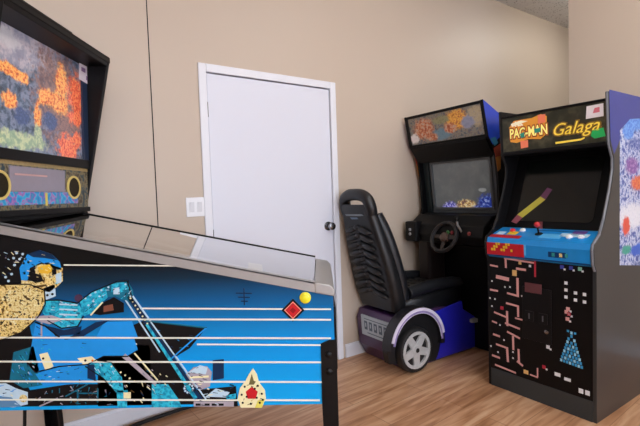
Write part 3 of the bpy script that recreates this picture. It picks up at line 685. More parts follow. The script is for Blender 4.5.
for sx in (-1, 1):
    x0, x1 = (CW/2-.019, CW/2) if sx > 0 else (-CW/2, -CW/2+.019)
    s_ = MB().prism(prof, x0, x1, sgrey if sx > 0 else black, fyz)
    so = s_.build('side_panel', arc, bevel=.002)
    # T-moulding along the front edge
    t_ = MB()
    for a, b in zip(prof[1:11], prof[2:12]): t_.tube([Vector(((x0+x1)/2, a[0]-.001, a[1])), Vector(((x0+x1)/2, b[0]-.001, b[1]))], .0065, blackp if sx < 0 else M('grey_moulding', '#6c7078', .3), seg=6)
    t_.build('edge_trim', so, smooth=True)
    if sx > 0:
        a_ = MB(); sf = lambda u, v, w_: Vector((CW/2 + w_, u, v))
        def sp2(pts, lay, mat): a_.prism([gside(*p_) for p_ in pts], 0, .0006*lay, mat, sf)
        sblue = M('side_print_violet_blue', '#333f8c', .32, var=.12, scale=10, coat=.25)
        a_.prism([(.142, 1.733), (.157, 1.478), (.20, 1.402), (.26, 1.47), (.40, 1.56), (.62, 1.60), (.745, 1.60), (.66, 1.733)], 0, .0006, sblue, sf)
        def gbl(x, y, rx, ry, stops, sc=60):
            u, v = gside(x, y); return ((CW/2, u, v), (.2, rx * .0125, ry * .0053), stops, sc)
        SKY = [(0, '#1c3c9c'), (.45, '#3a78d4'), (.58, '#7ab0ec'), (.75, '#2a56b0')]
        swhite = blob_mat('side_print_picture', [(0, '#101c54'), (.42, '#22409a'), (.48, '#8aa0d0'), (.54, '#e0e2ea'), (.59, '#7a8cc8'), (.66, '#22347c')], 34,
            [gbl(633, 122, 12, 9, SKY), gbl(628, 132, 6, 8, SKY), gbl(640, 145, 14, 7, [(0, '#141c50'), (.5, '#2c4ca0'), (.65, '#c0c8e0')]), gbl(632, 166, 7, 9, [(0, '#3a1c5c'), (.5, '#7a4c9c'), (.7, '#c0a0d0')]),
             gbl(638, 183, 8, 8, [(0, '#8a2418'), (.5, '#d0583c'), (.7, '#f0b060')]), gbl(632, 216, 16, 14, [(0, '#b8bccc'), (.5, '#e2e4ec'), (.8, '#a8b0cc')]), gbl(626, 226, 4, 10, [(0, '#a02420'), (.5, '#d8503c')]),
             gbl(640, 249, 12, 7, [(0, '#1838a0'), (.5, '#2c60c8')]), gbl(626, 250, 5, 5, [(0, '#186858'), (.5, '#3aa090')]), gbl(638, 270, 14, 9, [(0, '#101c4c'), (.5, '#2a4690'), (.65, '#a8b4d8')])], rough=.32, amp=1.6, escale=50)
        a_.prism([(.27, 1.53), (.40, 1.60), (.62, 1.62), (.74, 1.58), (.76, .80), (.60, .76), (.27, .80)], 0, .0012, swhite, sf)
        sk = M('side_print_sky', '#3f7fd6', .32); sr = M('side_print_red', '#c0402e', .32); sn = M('side_print_navy', '#27408f', .32); sg = M('side_print_teal', '#2f8f8a', .32); spu = M('side_print_purple', '#6a3f8a', .32)
        a_.build('side_artwork', so, label='blue, white and red printed artwork')
# carcass
cm = MB(); xi = CW/2 - .019
cm.box(-xi, xi, .012, .03, 0, .90, black).box(-xi, xi, .77, .785, .1, 1.5, black).box(-xi, xi, .15, .67, 1.674, 1.69, black)
cm.prism([(.66, 1.69), (.74, 1.60), (.785, 1.30), (.77, 1.30), (.725, 1.59), (.65, 1.674)], -xi, xi, black, fyz)
cm.box(-xi, xi, .02, .78, .02, .04, black)
cm.box(-xi, xi, .16, .40, 1.446, 1.460, black)
cm.build('carcass', arc)
kick = MB().box(-xi, xi, -.003, .012, .0, .112, M('kick_plate_grey', '#2c3234', .4, var=.1)); kick.build('kick_plate', arc, bevel=.002, label='grey kick plate along the bottom')
fp = MB(); ff = lambda u, v, w_: Vector((u, -w_, v))
fblk = M('front_print_black', '#09080a', .4, var=.2, spec=.2)
fp.box(-xi, xi, 0, .012, .112, .835, fblk)
pk = M('maze_pink', '#d8a09c', .4, var=.05); fre = M('maze_red', '#b03040', .4); fw = M('sprite_white', '#dde0e4', .4); fb = M('sprite_blue', '#3c9ad0', .4, var=.2, scale=60); fy = M('maze_cream', '#d8b070', .4)
def seg(a, b, wd, mat, lay=1): fp.bar(gfront(*a), gfront(*b), wd * .0049, 0, .0006*lay, mat, ff)
def sq(c_, s, mat, s2=None):
    u, v = gfront(*c_); s2 = s2 or s; k = .0058
    fp.box(u - s*k/2, u + s*k/2, -.0008, 0, v - s2*k/2, v + s2*k/2, mat)
for a, b, wd in (((504, 258), (534, 263), 2.2), ((505.5, 258), (506, 268), 2.6), ((490, 265), (498, 266.6), 2.2), ((516, 268.5), (526, 270), 2.8), ((496, 276.5), (509, 279.5), 4.6),
                 ((517.5, 278), (517.8, 297), 3), ((507, 293), (518, 296), 2.4), ((490, 289.5), (498, 291), 2.4), ((506, 303), (519, 306.5), 2.4), ((518, 306), (518.2, 317), 2.6), ((494, 312), (506, 317), 2.2),
                 ((507, 311), (507.4, 326), 2.8), ((505, 323), (520, 329), 2.4), ((493, 334), (500, 336.5), 2.6), ((507, 331.5), (520, 338.5), 2.4), ((513, 336), (513.4, 350), 2.6), ((496, 344), (507, 348), 2.4),
                 ((507, 347), (508, 362), 3.0), ((518.5, 349), (519, 362), 2.6), ((517, 361), (523, 366), 2.6), ((492, 355), (500, 358), 2.6), ((495, 364.5), (516, 373), 2.2), ((530, 374.5), (538, 377.5), 1.8), ((537.5, 368), (537.6, 377), 1.6), ((492, 321), (497, 323), 2.2), ((515, 318), (523, 320), 2)):
    seg(a, b, wd, pk)
seg((535, 261), (535.2, 277), 2.2, fre); sq((502, 308), 3.6, fre); sq((514.5, 273), 5, fy, 6); sq((526, 372), 5, fy, 4)
sq((520, 263), 3, fy); sq((530, 266), 2.4, fw)
for x, y in ((505, 287), (510, 287), (492, 281), (490, 298), (495, 299), (500, 325), (513, 352), (513, 358), (504, 340), (491, 346), (492, 306), (522, 296), (498, 352)): sq((x, y), 1.7, fw)
for x, y in ((566, 283), (566, 290), (566, 297), (575.5, 293), (575.5, 300), (584.5, 294.5), (584.5, 302)): sq((x, y), 2.9, fw)
for x, y, mt in ((562, 267, M('sprite_indigo', '#4a50b0', .4)), (571, 268, MATS['sprite_indigo']), (580, 269, M('sprite_mint', '#8ac8b0', .4)), (568, 309, pk), (566.5, 312, pk), (569, 314, fre), (567.5, 319, pk), (548, 347, fw), (544, 367, fre)):
    sq((x, y), 3.4, mt); sq((x + 2.6, y + 2.4), 1.8, fw)
# generic pixel rocket in blue
apex = (571.5, 332)
for row in range(10):
    yy = 333 + row * 3.4; half = .8 + row * 1.05
    n_ = max(1, int(row * .8) + 1)
    for k in range(n_):
        xx = 571.5 + (0 if n_ == 1 else -half + 2 * half * k / (n_ - 1))
        sq((xx, yy + (xx - 571.5) * .36), 2.0, fb if (row + k) % 3 else M('sprite_pale_blue', '#9ad0e8', .4), 2.6)
for x, y in ((568, 331), (575, 333.5)): sq((x, y), 2, fb)
sq((557.5, 374.5), 5.5, fw, 3.5); sq((567.5, 379.5), 6, fw, 3); sq((581, 391), 4, fw, 4.4); sq((587.5, 393), 4, fw, 4.4)
fpo = fp.build('front_panel', arc)
# coin door
cdx = gfront(537, 312); k = .0058
MB().box(cdx[0]-.085, cdx[0]+.085, -.008, 0, cdx[1]-.17, cdx[1]+.14, M('coin_door_black', '#0e0d0f', .4, .1, var=.15, spec=.25)).build('coin_door', arc, bevel=.003)
for dx in (-.04, .04):
    MB().box(cdx[0]+dx-.026, cdx[0]+dx+.026, -.013, -.008, cdx[1]-.06, cdx[1]+.0, blackp).box(cdx[0]+dx-.004, cdx[0]+dx+.004, -.0145, -.013, cdx[1]-.045, cdx[1]-.012, M('slot_grey', '#54545a', .4)).build('coin_slot', arc, bevel=.002)
sgx = gfront(534, 288)
MB().box(sgx[0]-.05, sgx[0]+.05, -.011, -.008, sgx[1]-.028, sgx[1]+.028, M('maroon_plate', '#5a3034', .4, var=.15)).build('coin_plate', arc, bevel=.002, label='dark red plate on the coin door')
MB().lathe([(.012, 0), (.012, .005), (.006, .007)], chrome, lambda u, v, w_: Vector((cdx[0]+.06+u, -.008-w_, cdx[1]-.1+v))).build('lock', arc, smooth=True)
# control panel : fascia + sloping deck
cpb = M('control_blue', '#1f86cf', .3, var=.12, scale=14, coat=.3)
cp = MB()
cp.prism([(-.004, .82), (-.025, .835), (-.030, .909), (-.019, .940), (.14, .992), (.17, .992), (.17, .84)], -xi, xi, cpb, fyz)
cf = lambda u, v, w_: Vector((u, -.0255 - (v-.835)*.066 - w_, v))           # fascia
def cfp(x, y):
    n = RM @ Vector((0, 1, 0)); h_ = to_loc(hit(x, y, GR + n * -.027, n)); return (h_.x, h_.z)
cred = M('control_red', '#b8202c', .35); cyel = M('control_yellow', '#e0b830', .35); cnav = M('control_navy', '#123a6a', .35)
u0_, u1_ = -xi, cfp(524, 250)[0]
cp.box(u0_, u1_, .838, .912, 0, .001, cred, cf)
for i in range(9):
    for j in range(4):
        if (i * 3 + j * 5) % 4 < 2 and 0 < j: cp.box(u0_+.03+i*.016, u0_+.043+i*.016, .845+j*.018, .86+j*.018, .001, .0016, cyel, cf)
cp.box(u1_, u1_+.012, .85, .912, 0, .001, M('control_sky', '#58b0e8', .35), cf)
cp.box(u1_+.14, xi-.12, .855, .885, 0, .001, cnav, cf)
for x in (u1_+.16, u1_+.2, u1_+.23): cp.box(x, x+.016, .86, .88, .001, .0016, [brown, gold, sg][int(x*50) % 3], cf)
cp.box(-xi, xi, .831, .838, 0, .001, cnav, cf)
cd = lambda u, v, w_: Vector((u, -.019 + v * .950 - w_ * .31, .940 + v * .31 + w_ * .950))   # deck
cp.box(-xi, -xi+.2, .01, .05, 0, .001, cred, cd); cp.box(-xi+.02, -xi+.07, .055, .1, 0, .001, M('control_pale', '#b8d8ee', .35), cd)
cp.box(-xi+.09, -xi+.15, .06, .11, 0, .001, cyel, cd); cp.box(.0, .12, .04, .1, 0, .001, MATS['control_sky'], cd); cp.box(.15, .22, .1, .16, 0, .001, spu, cd)
cp.box(-xi+.24, xi-.1, .14, .15, 0, .001, cnav, cd); cp.box(.10, xi-.05, .075, .12, 0, .001, MATS['control_pale'], cd)
cpo = cp.build('control_panel', arc, bevel=.003)
jc = -.02
js = MB().lathe([(.022, 0), (.02, .004), (.005, .006), (.005, .05)], blackp, lambda u, v, w_: cd(jc+u, .09+v, w_)); js.ellipsoid((0, 0, .06), .017, .017, .017, M('joystick_red', '#c02a30', .25), lambda u, v, w_: cd(jc+u, .09+v, w_)); js.build('joystick', cpo, smooth=True, label='red ball top joystick')
for i, (x, y, hx) in enumerate(((.16, .07, '#f0f0f0'), (.22, .075, '#e8e8f0'), (-.2, .12, '#d83038'), (-.14, .13, '#f0f0f0'))):
    MB().lathe([(.017, 0), (.017, .006), (.012, .008), (.012, .012), (.006, .014)], M('button_%s' % hx[1:], hx, .3), lambda u, v, w_, x=x, y=y: cd(x+u, y+v, w_)).build('button', cpo, smooth=True)
# monitor: bezel + glass
mo = MB()
mfr = lambda u, v, w_: Vector((u, .155 + v * .37 - w_ * .929, .985 + v * .929 + w_ * .37))
mo.box(-xi, xi, 0, .52, -.01, 0, M('bezel_black', '#08080a', .5, spec=.15), mfr)
moo = mo.build('monitor_bezel', arc)
ms = MB()
scr = M('dark_screen', '#0a0d0c', .16, var=.3, scale=5, spec=.35)
ms.prism(rrect(0, .25, .45, .40, .03), 0, .006, scr, mfr)
mst = ms.build('screen', moo)
ma = MB()
def mq(x, y):
    n = RM @ mfr(0, 0, 1) - RM @ mfr(0, 0, 0); h_ = to_loc(hit(x, y, GR + RM @ mfr(0, 0, 0), n)); d_ = h_ - mfr(0, 0, 0); return (h_.x, d_.y * .37 + d_.z * .929)
ma.prism([mq(512, 222), mq(517, 224), mq(523, 218), mq(518, 215)], .006, .0085, M('streak_pink', '#8a4452', .4), mfr)
ma.prism([mq(518, 215), mq(523, 218), mq(546, 200), mq(541, 197)], .006, .0085, M('streak_yellow', '#b8ae3e', .4), mfr)
ma.prism([mq(541, 197), mq(546, 200), mq(553, 190), mq(548, 188)], .006, .0085, M('streak_mauve', '#5a2c4c', .4), mfr)
ma.prism([mq(539, 222), mq(543, 222), mq(543, 236), mq(538, 236)], .006, .0085, M('streak_dark_red', '#6a2c34', .4), mfr)
ma.build('screen_artwork', mst, label='yellow and pink diagonal stripe on the dark screen')
# marquee
mq_f = lambda u, v, w_: Vector((u, .158 - (v - 1.48) * .055 - w_, v))
mk = MB()
mkm = ramp_mat('marquee_ground', [(0, '#1d1d18'), (.45, '#34342a'), (.6, '#4a4636'), (.8, '#26281f')], nscale=12, rough=.25, emit=.12)
mk.box(-xi, xi, 1.468, 1.678, -.006, 0, mkm, mq_f)
mko = mk.build('marquee', arc)
mt_ = MB()
myel = M('marquee_yellow', '#e8c84a', .3, emit=.25); mor = M('marquee_orange', '#d99030', .3, emit=.2); mte = M('marquee_teal', '#2a8a78', .3, emit=.15); mpa = M('marquee_pale', '#ece4c8', .3, emit=.2)
def mkq(x, y):
    n = RM @ Vector((0, 1, 0)); h_ = to_loc(hit(x, y, GR + n * .150, n)); return (h_.x, h_.z)
def mp_(pts, lay, mat): mt_.prism([mkq(*p_) for p_ in pts], 0, .0006*lay, mat, mq_f)
mp_([(509, 128), (514, 121), (532, 118), (541, 114), (547, 116), (546, 134), (540, 139), (528, 139), (516, 143), (510, 142)], 1, mor)
mp_([(511, 124), (521, 120.5), (528, 121), (512, 127)], 2, mpa)
mp_([(538, 115), (545.5, 114), (545.5, 122), (538, 124)], 3, M('marquee_coral', '#e07858', .3, emit=.2))
a_, b_ = mkq(512, 135), mkq(545, 129)
mt_.text('PAC-MAN', .082, ((a_[0]+b_[0])/2, (a_[1]+b_[1])/2), M('marquee_rust', '#a04418', .3), 0, .0022, mq_f, sx=.66, ext=.009)
mt_.text('PAC-MAN', .082, ((a_[0]+b_[0])/2, (a_[1]+b_[1])/2), M('marquee_lemon', '#f4e484', .3, emit=.3), 0, .003, mq_f, sx=.66, ext=.002)
a_ = mkq(519, 124); mt_.text('MS.', .04, a_, mpa, 0, .003, mq_f, sx=.9, ext=.002)
mp_([(520, 134), (524, 132), (524.6, 137), (521, 138)], 6, mte); mp_([(534, 129), (541, 127.6), (540, 132), (535, 133)], 6, mte)
mp_([(520, 141), (527.5, 140), (527.5, 147), (520.5, 148.5)], 4, MATS['marquee_coral'])
a_ = mkq(574, 128); b_ = mkq(590, 121)
mt_.text('Galaga', .096, (a_[0], a_[1]), M('marquee_brown', '#7a5a1c', .3, emit=.1), 0, .0016, mq_f, sx=1.0, shear=.35, ext=.007)
mt_.text('Galaga', .096, (a_[0], a_[1]), myel, .0016, .003, mq_f, sx=1.0, shear=.35)
mp_([(555, 142), (580, 138.5), (584, 137), (584, 138.4), (580, 140.4), (555, 144)], 4, myel); 
mp_([(592, 130), (603, 127.5), (605, 136), (594, 138.4), (590.5, 136)], 5, M('marquee_green', '#1f9a50', .3, emit=.2))
mt_.build('marquee_lettering', mko, label='yellow and orange logo lettering')
sk_ = MB(); sk_.prism([mkq(587, 106.5), mkq(603.6, 103.2), mkq(603.6, 116), mkq(586, 119)], 0, .0035, M('card_white', '#e4dfe2', .5), mq_f)
sk_.prism([mkq(595, 108), mkq(600, 107), mkq(600, 112), mkq(593, 113.4)], .0035, .004, M('card_pink', '#d0707e', .5), mq_f); sk_.build('sticker', mko, label='white card with a pink mark')
MB().box(-xi, xi, 1.448, 1.469, -.004, .008, blackm, mq_f).box(-xi, xi, 1.678, 1.692, -.004, .008, blackm, mq_f).build('marquee_retainer', arc, bevel=.002)

# ================================================================== DRIVING GAME
dyaw = math.radians(-57)
DR = Vector((.917, 3.310, 0)); DM = Matrix.Rotation(dyaw, 3, 'Z')
drv = thing('driving_arcade_cabinet', DR, dyaw, 'sit-down driving game with black racing seat and blue wheel-arch base, beside the door', 'arcade machine')
def dl(p_): return DM.transposed() @ (Vector(p_) - DR)
def dplane_y(x, y, yl):
    n = DM @ Vector((0, 1, 0)); h_ = dl(hit(x, y, DR + n * yl, n)); return (h_.x, h_.z)
def dplane_x(x, y, xl):
    n = DM @ Vector((1, 0, 0)); h_ = dl(hit(x, y, DR + n * xl, n)); return (h_.y, h_.z)
DW = .375
dprof = [(.0, 1.845), (.055, 1.60), (.13, 1.50), (.16, 1.32), (.175, 1.10), (.15, 1.03), (.08, .99), (.08, .86), (.2, .78), (.24, 0), (.80, 0), (.80, 1.46), (.36, 1.68)]
dblue = M('cab_blue', '#1f3fb4', .3, var=.15, coat=.3); dblk = M('cab_black', '#070709', .45, var=.2, spec=.2)
for sx in (-1, 1):
    x0, x1 = (DW-.02, DW) if sx > 0 else (-DW, -DW+.02)
    so = MB().prism(dprof, x0, x1, dblk, fyz).build('side_panel', drv, bevel=.002)
    a_ = MB(); sf = lambda u, v, w_, sx=sx: Vector((sx * (DW + w_), u, v))
    a_.prism([(.002, 1.843), (.057, 1.60), (.10, 1.545), (.18, 1.60), (.30, 1.62), (.36, 1.679)], 0, .0008, dblue, sf)
    a_.prism([(.11, 1.52), (.14, 1.44), (.18, 1.46), (.2, 1.56)], 0, .0014, M('cab_rust', '#9a3a26', .35), sf).prism([(.13, 1.46), (.155, 1.36), (.185, 1.38), (.19, 1.47)], 0, .0016, M('cab_amber', '#c07a30', .35), sf)
    a_.prism([(.075, 1.585), (.12, 1.535), (.16, 1.56), (.13, 1.60)], 0, .0016, M('cab_teal', '#2a6a8c', .35), sf).prism([(.18, 1.63), (.205, 1.63), (.205, 1.66), (.18, 1.66)], 0, .0016, M('cab_pale', '#b8bccc', .35), sf)
    a_.build('side_artwork', so, label='blue printed panel with orange and red')
b = MB(); xi2 = DW - .02
b.box(-xi2, xi2, .24, .78, .02, .8, dblk).box(-xi2, xi2, .77, .79, .1, 1.45, dblk).prism([(.012, 1.822), (.012, 1.838), (.36, 1.675), (.79, 1.458), (.79, 1.442), (.36, 1.659)], -xi2, xi2, dblk, fyz)
b.prism([(.055, 1.60), (.055, 1.585), (.135, 1.475), (.30, 1.475), (.30, 1.60)], -xi2, xi2, dblk, fyz)
b.build('carcass', drv)
# marquee
dmf = lambda u, v, w_: Vector((u, .006 + (1.835 - v) * .2235 - w_, v))
mk = MB()
def dmq(x, y): return dplane_y(x, y, .035)
def dbl(x, y, rx, ry, stops, sc=44):
    u, v = dmq(x, y); return ((u, .035, v), (rx * .0115, .2, ry * .0072), stops, sc)
RUST = [(0, '#4a2a24'), (.4, '#96492f'), (.5, '#c88058'), (.6, '#b8a898'), (.8, '#6a3a2c')]
AMB = [(0, '#5a3820'), (.42, '#b8702a'), (.5, '#f0b850'), (.6, '#b86030'), (.8, '#5a4a40')]
dmm = blob_mat('rally_print', [(0, '#23282e'), (.38, '#444c52'), (.46, '#7a7a78'), (.53, '#86765e'), (.58, '#5c5c68'), (.7, '#404c58')], 34,
    [dbl(424, 129, 9, 11, RUST), dbl(457, 120, 9, 10, AMB), dbl(476, 115, 6, 10, [(0, '#6a6050'), (.5, '#b0a080'), (.7, '#7a7484')]), dbl(441, 134, 8, 6, [(0, '#3a5264'), (.5, '#6a8898'), (.8, '#42586a')]),
     dbl(414, 139, 4, 5, [(0, '#a89a9a'), (.5, '#e0d8d8')]), dbl(442, 120, 7, 4, [(0, '#55533c'), (.5, '#8c8a66'), (.8, '#4a4838')]), dbl(468, 122, 5, 6, [(0, '#545a70'), (.5, '#8c90a8')]), dbl(432, 137, 5, 4, RUST), dbl(450, 128, 5, 5, RUST)], rough=.28, amp=1.3, emit=.06)
mk.box(-xi2, xi2, 1.615, 1.822, -.006, 0, dmm, dmf)
mk.build('marquee', drv, label='marquee with rust and grey picture')
MB().box(-DW, DW, 1.600, 1.617, -.006, .006, dblk, dmf).box(-DW, DW, 1.822, 1.842, -.006, .006, dblk, dmf).box(-xi2-.02, -xi2+.012, 1.61, 1.83, -.004, .006, dblk, dmf).box(xi2-.006, xi2+.02, 1.61, 1.83, -.004, .006, dblk, dmf).build('marquee_frame', drv, bevel=.002)
# monitor
mf2 = lambda u, v, w_: Vector((u, .20 + (1.5 - v) * .11 - w_, v))
mb = MB()
bz = M('bezel_grey', '#4d5257', .35, var=.1)
mb.prism([(-xi2, 1.06), (xi2, 1.06), (xi2, 1.50), (-xi2, 1.50)], -.02, 0, bz, mf2)
mbo = mb.build('monitor_bezel', drv)
MB().box(-.29, .29, 1.085, 1.105, 0, .014, bz, mf2).box(-.29, .29, 1.455, 1.475, 0, .014, bz, mf2).box(-.29, -.268, 1.105, 1.455, 0, .014, bz, mf2).box(.268, .29, 1.105, 1.455, 0, .014, bz, mf2).build('screen_surround', mbo, bevel=.004)
MB().box(-xi2, -xi2+.05, 1.06, 1.49, 0, .018, M('bezel_teal_black', '#1a2426', .4), mf2).build('dark_edge', mbo)
sc = MB()
def sq2(x, y):
    n_l = (mf2(0, 0, 1) - mf2(0, 0, 0)); n = DM @ n_l; h_ = dl(hit(x, y, DR + DM @ mf2(0, 1.28, .004), n)); return (h_.x, h_.z)
def sbl(x, y, rx, ry, stops, sc=50):
    u, v = sq2(x, y); return ((u, mf2(0, v, .004).y, v), (rx * .0113, .2, ry * .0074), stops, sc)
VIO = [(0, '#26245c'), (.42, '#4442a4'), (.52, '#7a78dc'), (.6, '#ccd0f6'), (.75, '#3c3a8c')]
BLU = [(0, '#161c54'), (.45, '#2a38a0'), (.56, '#5070d0'), (.64, '#b8ccf2'), (.78, '#1e2c78')]
GLD = [(0, '#2c2838'), (.42, '#7a5c58'), (.5, '#dcb464'), (.57, '#f0ecc4'), (.72, '#6a5a70')]
sm = blob_mat('screen_picture', [(0, '#4c5154'), (.5, '#5a5f62'), (.7, '#656a6c')], 8,
    [sbl(465, 213, 34, 8, [(0, '#2e2e50'), (.5, '#4a4a78'), (.7, '#3a3a60')]), sbl(449, 209, 7, 8, VIO), sbl(488, 205, 9, 11, BLU), sbl(465, 205, 8, 6, GLD), sbl(478, 211, 6, 6, BLU), sbl(459, 214, 6, 4, VIO), sbl(482, 190, 3, 2, [(0, '#7c8488'), (1, '#aab2b4')])], rough=.14, emit=.22, amp=1.2, coat=.4)
sc.prism(rrect(0, 1.28, .536, .35, .015), 0, .004, sm, mf2)
sc.build('screen', mbo, label='lit screen with violet and yellow lights at the bottom')
# dashboard, wheel, shifter, pedals column
da = MB()
da.prism([(.22, 1.06), (.12, 1.05), (.02, .98), (.0, .90), (.03, .84), (.25, .80)], -xi2+.0, xi2, blackp, fyz)
dao = da.build('dashboard', drv, bevel=.008)
db = MB()
rbx = M('dash_brown_black', '#1c1312', .4, var=.25)
db.box(-.36, -.24, -.035, .06, .84, 1.0, blackp); db.build('dash_pod', dao, bevel=.012)
for z_ in (.9, .935): MB().lathe([(.012, 0), (.012, .006), (.008, .008)], M('dash_button_grey', '#8c8c90', .4), lambda u, v, w_: Vector((-.30+u, -.035-w_, z_+v))).build('dash_button', dao, smooth=True)
MB().box(-.30, -.18, .05, .24, .42, .86, rbx).build('support_column', drv, bevel=.02)
wc = dplane_y(444, 237, -.03); ta = .42
wfr = lambda u, v, w_: Vector((wc[0] + u, -.03 + v * math.sin(ta) - w_ * math.cos(ta), wc[1] + v * math.cos(ta) + w_ * math.sin(ta)))
wheel = MB()
wheel.tube([wfr(.112*math.cos(2*math.pi*k/28), .112*math.sin(2*math.pi*k/28), 0) for k in range(28)], .015, M('wheel_rubber', '#1c1c1f', .4, var=.1), seg=8, closed=True)
wo = wheel.build('steering_wheel', drv, smooth=True)
sp3 = MB()
for an in (math.pi*.02, math.pi*.98, math.pi*1.5):
    sp3.bar((.02*math.cos(an), .02*math.sin(an)), (.108*math.cos(an), .108*math.sin(an)), .036, -.012, -.004, M('spoke_grey', '#3c3634', .35, .3), wfr, .024)
sp3.build('spokes', wo, bevel=.002)
MB().lathe([(.036, -.025), (.036, .006), (.026, .014), (.012, .016)], M('hub_brown', '#4a3a34', .35), wfr).build('horn_hub', wo, smooth=True)
MB().tube([wfr(0, 0, -.02), wfr(0, 0, -.11)], .022, blackp).build('steering_shaft', drv, smooth=True)
sh = MB().tube([Vector((.17, .02, .93)), Vector((.17, -.03, .99)), Vector((.17, -.035, 1.02))], .008, steel); sh.ellipsoid((.17, -.036, 1.035), .02, .02, .022, blackp); sh.build('gear_shifter', dao, smooth=True)
for x_, hx in ((.06, '#3a6a3c'), (.10, '#7a2c34'), (.25, '#8a3a3a')):
    MB().lathe([(.014, 0), (.014, .006), (.009, .009)], M('dash_' + hx[1:], hx, .35), lambda u, v, w_: Vector((x_+u, -.002-w_, .93+v))).build('dash_button', dao, smooth=True)

# ---- seat base
sx0, sx1, sy0, sy1 = -.375, .075, -.50, .245
base = MB()
purp = M('base_purple', '#43284f', .35, var=.2, coat=.2); bblu = M('base_blue', '#2222a8', .3, var=.15, coat=.4)
bprof = [(sy0+.03, 0), (sy0-.03, .10), (sy0-.05, .30), (sy0-.02, .37), (-.12, .385), (.06, .36), (sy1, .24), (sy1, 0)]
base.prism(bprof, sx0, sx1, purp, fyz)
bo_ = base.build('seat_base', drv, bevel=.012, label='dark purple seat base with blue side')
# blue side skin on the near side
sk3 = MB(); bf = lambda u, v, w_: Vector((sx1 + w_, u, v))
def bq(x, y): return dplane_x(x, y, sx1)
sk3.prism([(-.24, .02), (-.30, .36), (-.1, .38), (.02, .395), (.10, .405), (.11, .34), (sy1+.03, .24), (sy1+.03, .02)], 0, .02, bblu, bf)
sk3.build('blue_side_skin', bo_, bevel=.006)
sk4 = MB()
mv = M('fender_mauve', '#8c7fb4', .35, var=.2, scale=40); fwht = M('fender_white', '#d4d0e4', .35)
wcn = dplane_x(417.5, 349, sx1+.05); WC = (wcn[0] + .01, .18); TC = (wcn[0] - .025, .158)
sk4.disc(WC, .255, .255, -.03, .022, M('arch_black', '#0c0c0f', .5), bf, 28, math.radians(-40), math.radians(200)); sk4.ring(WC, .262, .225, -.03, .055, M('fender_black', '#15141a', .4), bf, 22, math.radians(-8), math.radians(178))
sk4.ring(WC, .260, .240, .055, .062, fwht, bf, 22, math.radians(10), math.radians(165))
sk4.ring(WC, .240, .224, .055, .060, mv, bf, 22, math.radians(0), math.radians(170))
sk4.ring(WC, .226, .221, .055, .060, fwht, bf, 22, math.radians(5), math.radians(150))
sk4.build('wheel_arch', bo_, label='black wheel arch with white and mauve stripes')
ty = MB().lathe([(.115, .0), (.145, .0), (.155, .012), (.157, .03), (.155, .06), (.148, .072), (.134, .076), (.126, .066), (.115, .055)], M('tyre_rubber', '#121214', .55, var=.2), lambda u, v, w_: bf(TC[0]+u, TC[1]+v, w_), 32)
tyo = ty.build('tyre', bo_, smooth=True)
rm = MB(); rf = lambda u, v, w_: bf(TC[0]+u, TC[1]+v, w_+.008)
rs = M('rim_silver', '#c9cbcc', .3, .35, var=.15, scale=30)
rm.ring((0, 0), .128, .106, .03, .066, rs, rf, 28); rm.disc((0, 0), .11, .11, .02, .03, M('rim_dark', '#1a1a1c', .5), rf)
for k_ in range(5):
    an = math.radians(90 + 36 + 72 * k_)
    rm.bar((.02*math.cos(an), .02*math.sin(an)), (.112*math.cos(an), .112*math.sin(an)), .058, .03, .062, rs, rf, .05)
rm.disc((0, 0), .036, .036, .03, .068, rs, rf); rm.disc((0, 0), .016, .016, .068, .071, MATS['rim_dark'], rf)
rm.build('wheel_rim', tyo, bevel=.003, label='silver five spoke rim')
# plate on the rear
def rear(x, y):
    n = DM @ Vector((0, 1, 0)); h_ = dl(hit(x, y, DR + n * (sy0-.045), n)); return h_
pl = MB()
pc = (-.135, .262)
rfp = lambda u, v, w_: Vector((pc[0] + u, sy0 - .047 + abs(v)*0 - w_ + (v + .0) * -.06 , pc[1] + v))
pl.box(-.165, .165, -.075, .075, 0, .012, M('plate_pale', '#a9b4bc', .4, var=.1), rfp)
ink = M('plate_ink', '#4a5866', .4)
for k_ in range(5): pl.box(-.13 + k_*.054, -.095 + k_*.054, -.03, .035, .012, .0128, ink, rfp).box(-.12 + k_*.054, -.107 + k_*.054, -.01, .02, .0128, .0134, MATS['plate_pale'], rfp)
pl.box(-.13, .13, .048, .054, .012, .0128, ink, rfp).box(-.1, .1, -.055, -.048, .012, .0128, ink, rfp)
pl.build('rear_plate', bo_, bevel=.003, label='pale grey plate on the rear of the seat base')
MB().prism([(-.02, -.015), (.04, -.02), (.06, .0), (.03, .015), (-.02, .012)], .02, .05, steel, lambda u, v, w_: bf(.2+u, .24+v, w_)).build('seat_lever', bo_, bevel=.004)
# ---- racing seat
vin = M('seat_black', '#111215', .42, var=.15, scale=60, bump=.15)
vin2 = M('seat_bolster', '#16181d', .4, var=.15, scale=60, bump=.15)
cx = (sx0 + sx1) / 2 - .028
cu = MB()
rings = []
for y_, w_, z0, z1 in ((-.40, .36, .40, .50), (-.36, .42, .38, .53), (-.20, .44, .37, .535), (0, .44, .37, .55), (.12, .42, .38, .565), (.19, .38, .40, .55), (.22, .30, .43, .52)):
    rings.append([Vector((u, y_, v)) for u, v in rrect(cx, (z0+z1)/2, w_, z1-z0, .045)])
cu.loft(rings, vin)
for sx in (-1, 1):
    cu.tube(smooth_path([(cx+sx*.19, -.38, .55), (cx+sx*.20, -.15, .575), (cx+sx*.20, .05, .57), (cx+sx*.18, .17, .55)]), .045, vin2, seg=10)
for k_ in range(6): cu.box(cx-.14, cx+.14, -.30+k_*.075, -.25+k_*.075, .535, .565, vin)
seat = cu.build('seat_cushion', drv, smooth=True, bevel=.006); seat.location = (0, 0, -.03)
bk = MB(); rings = []
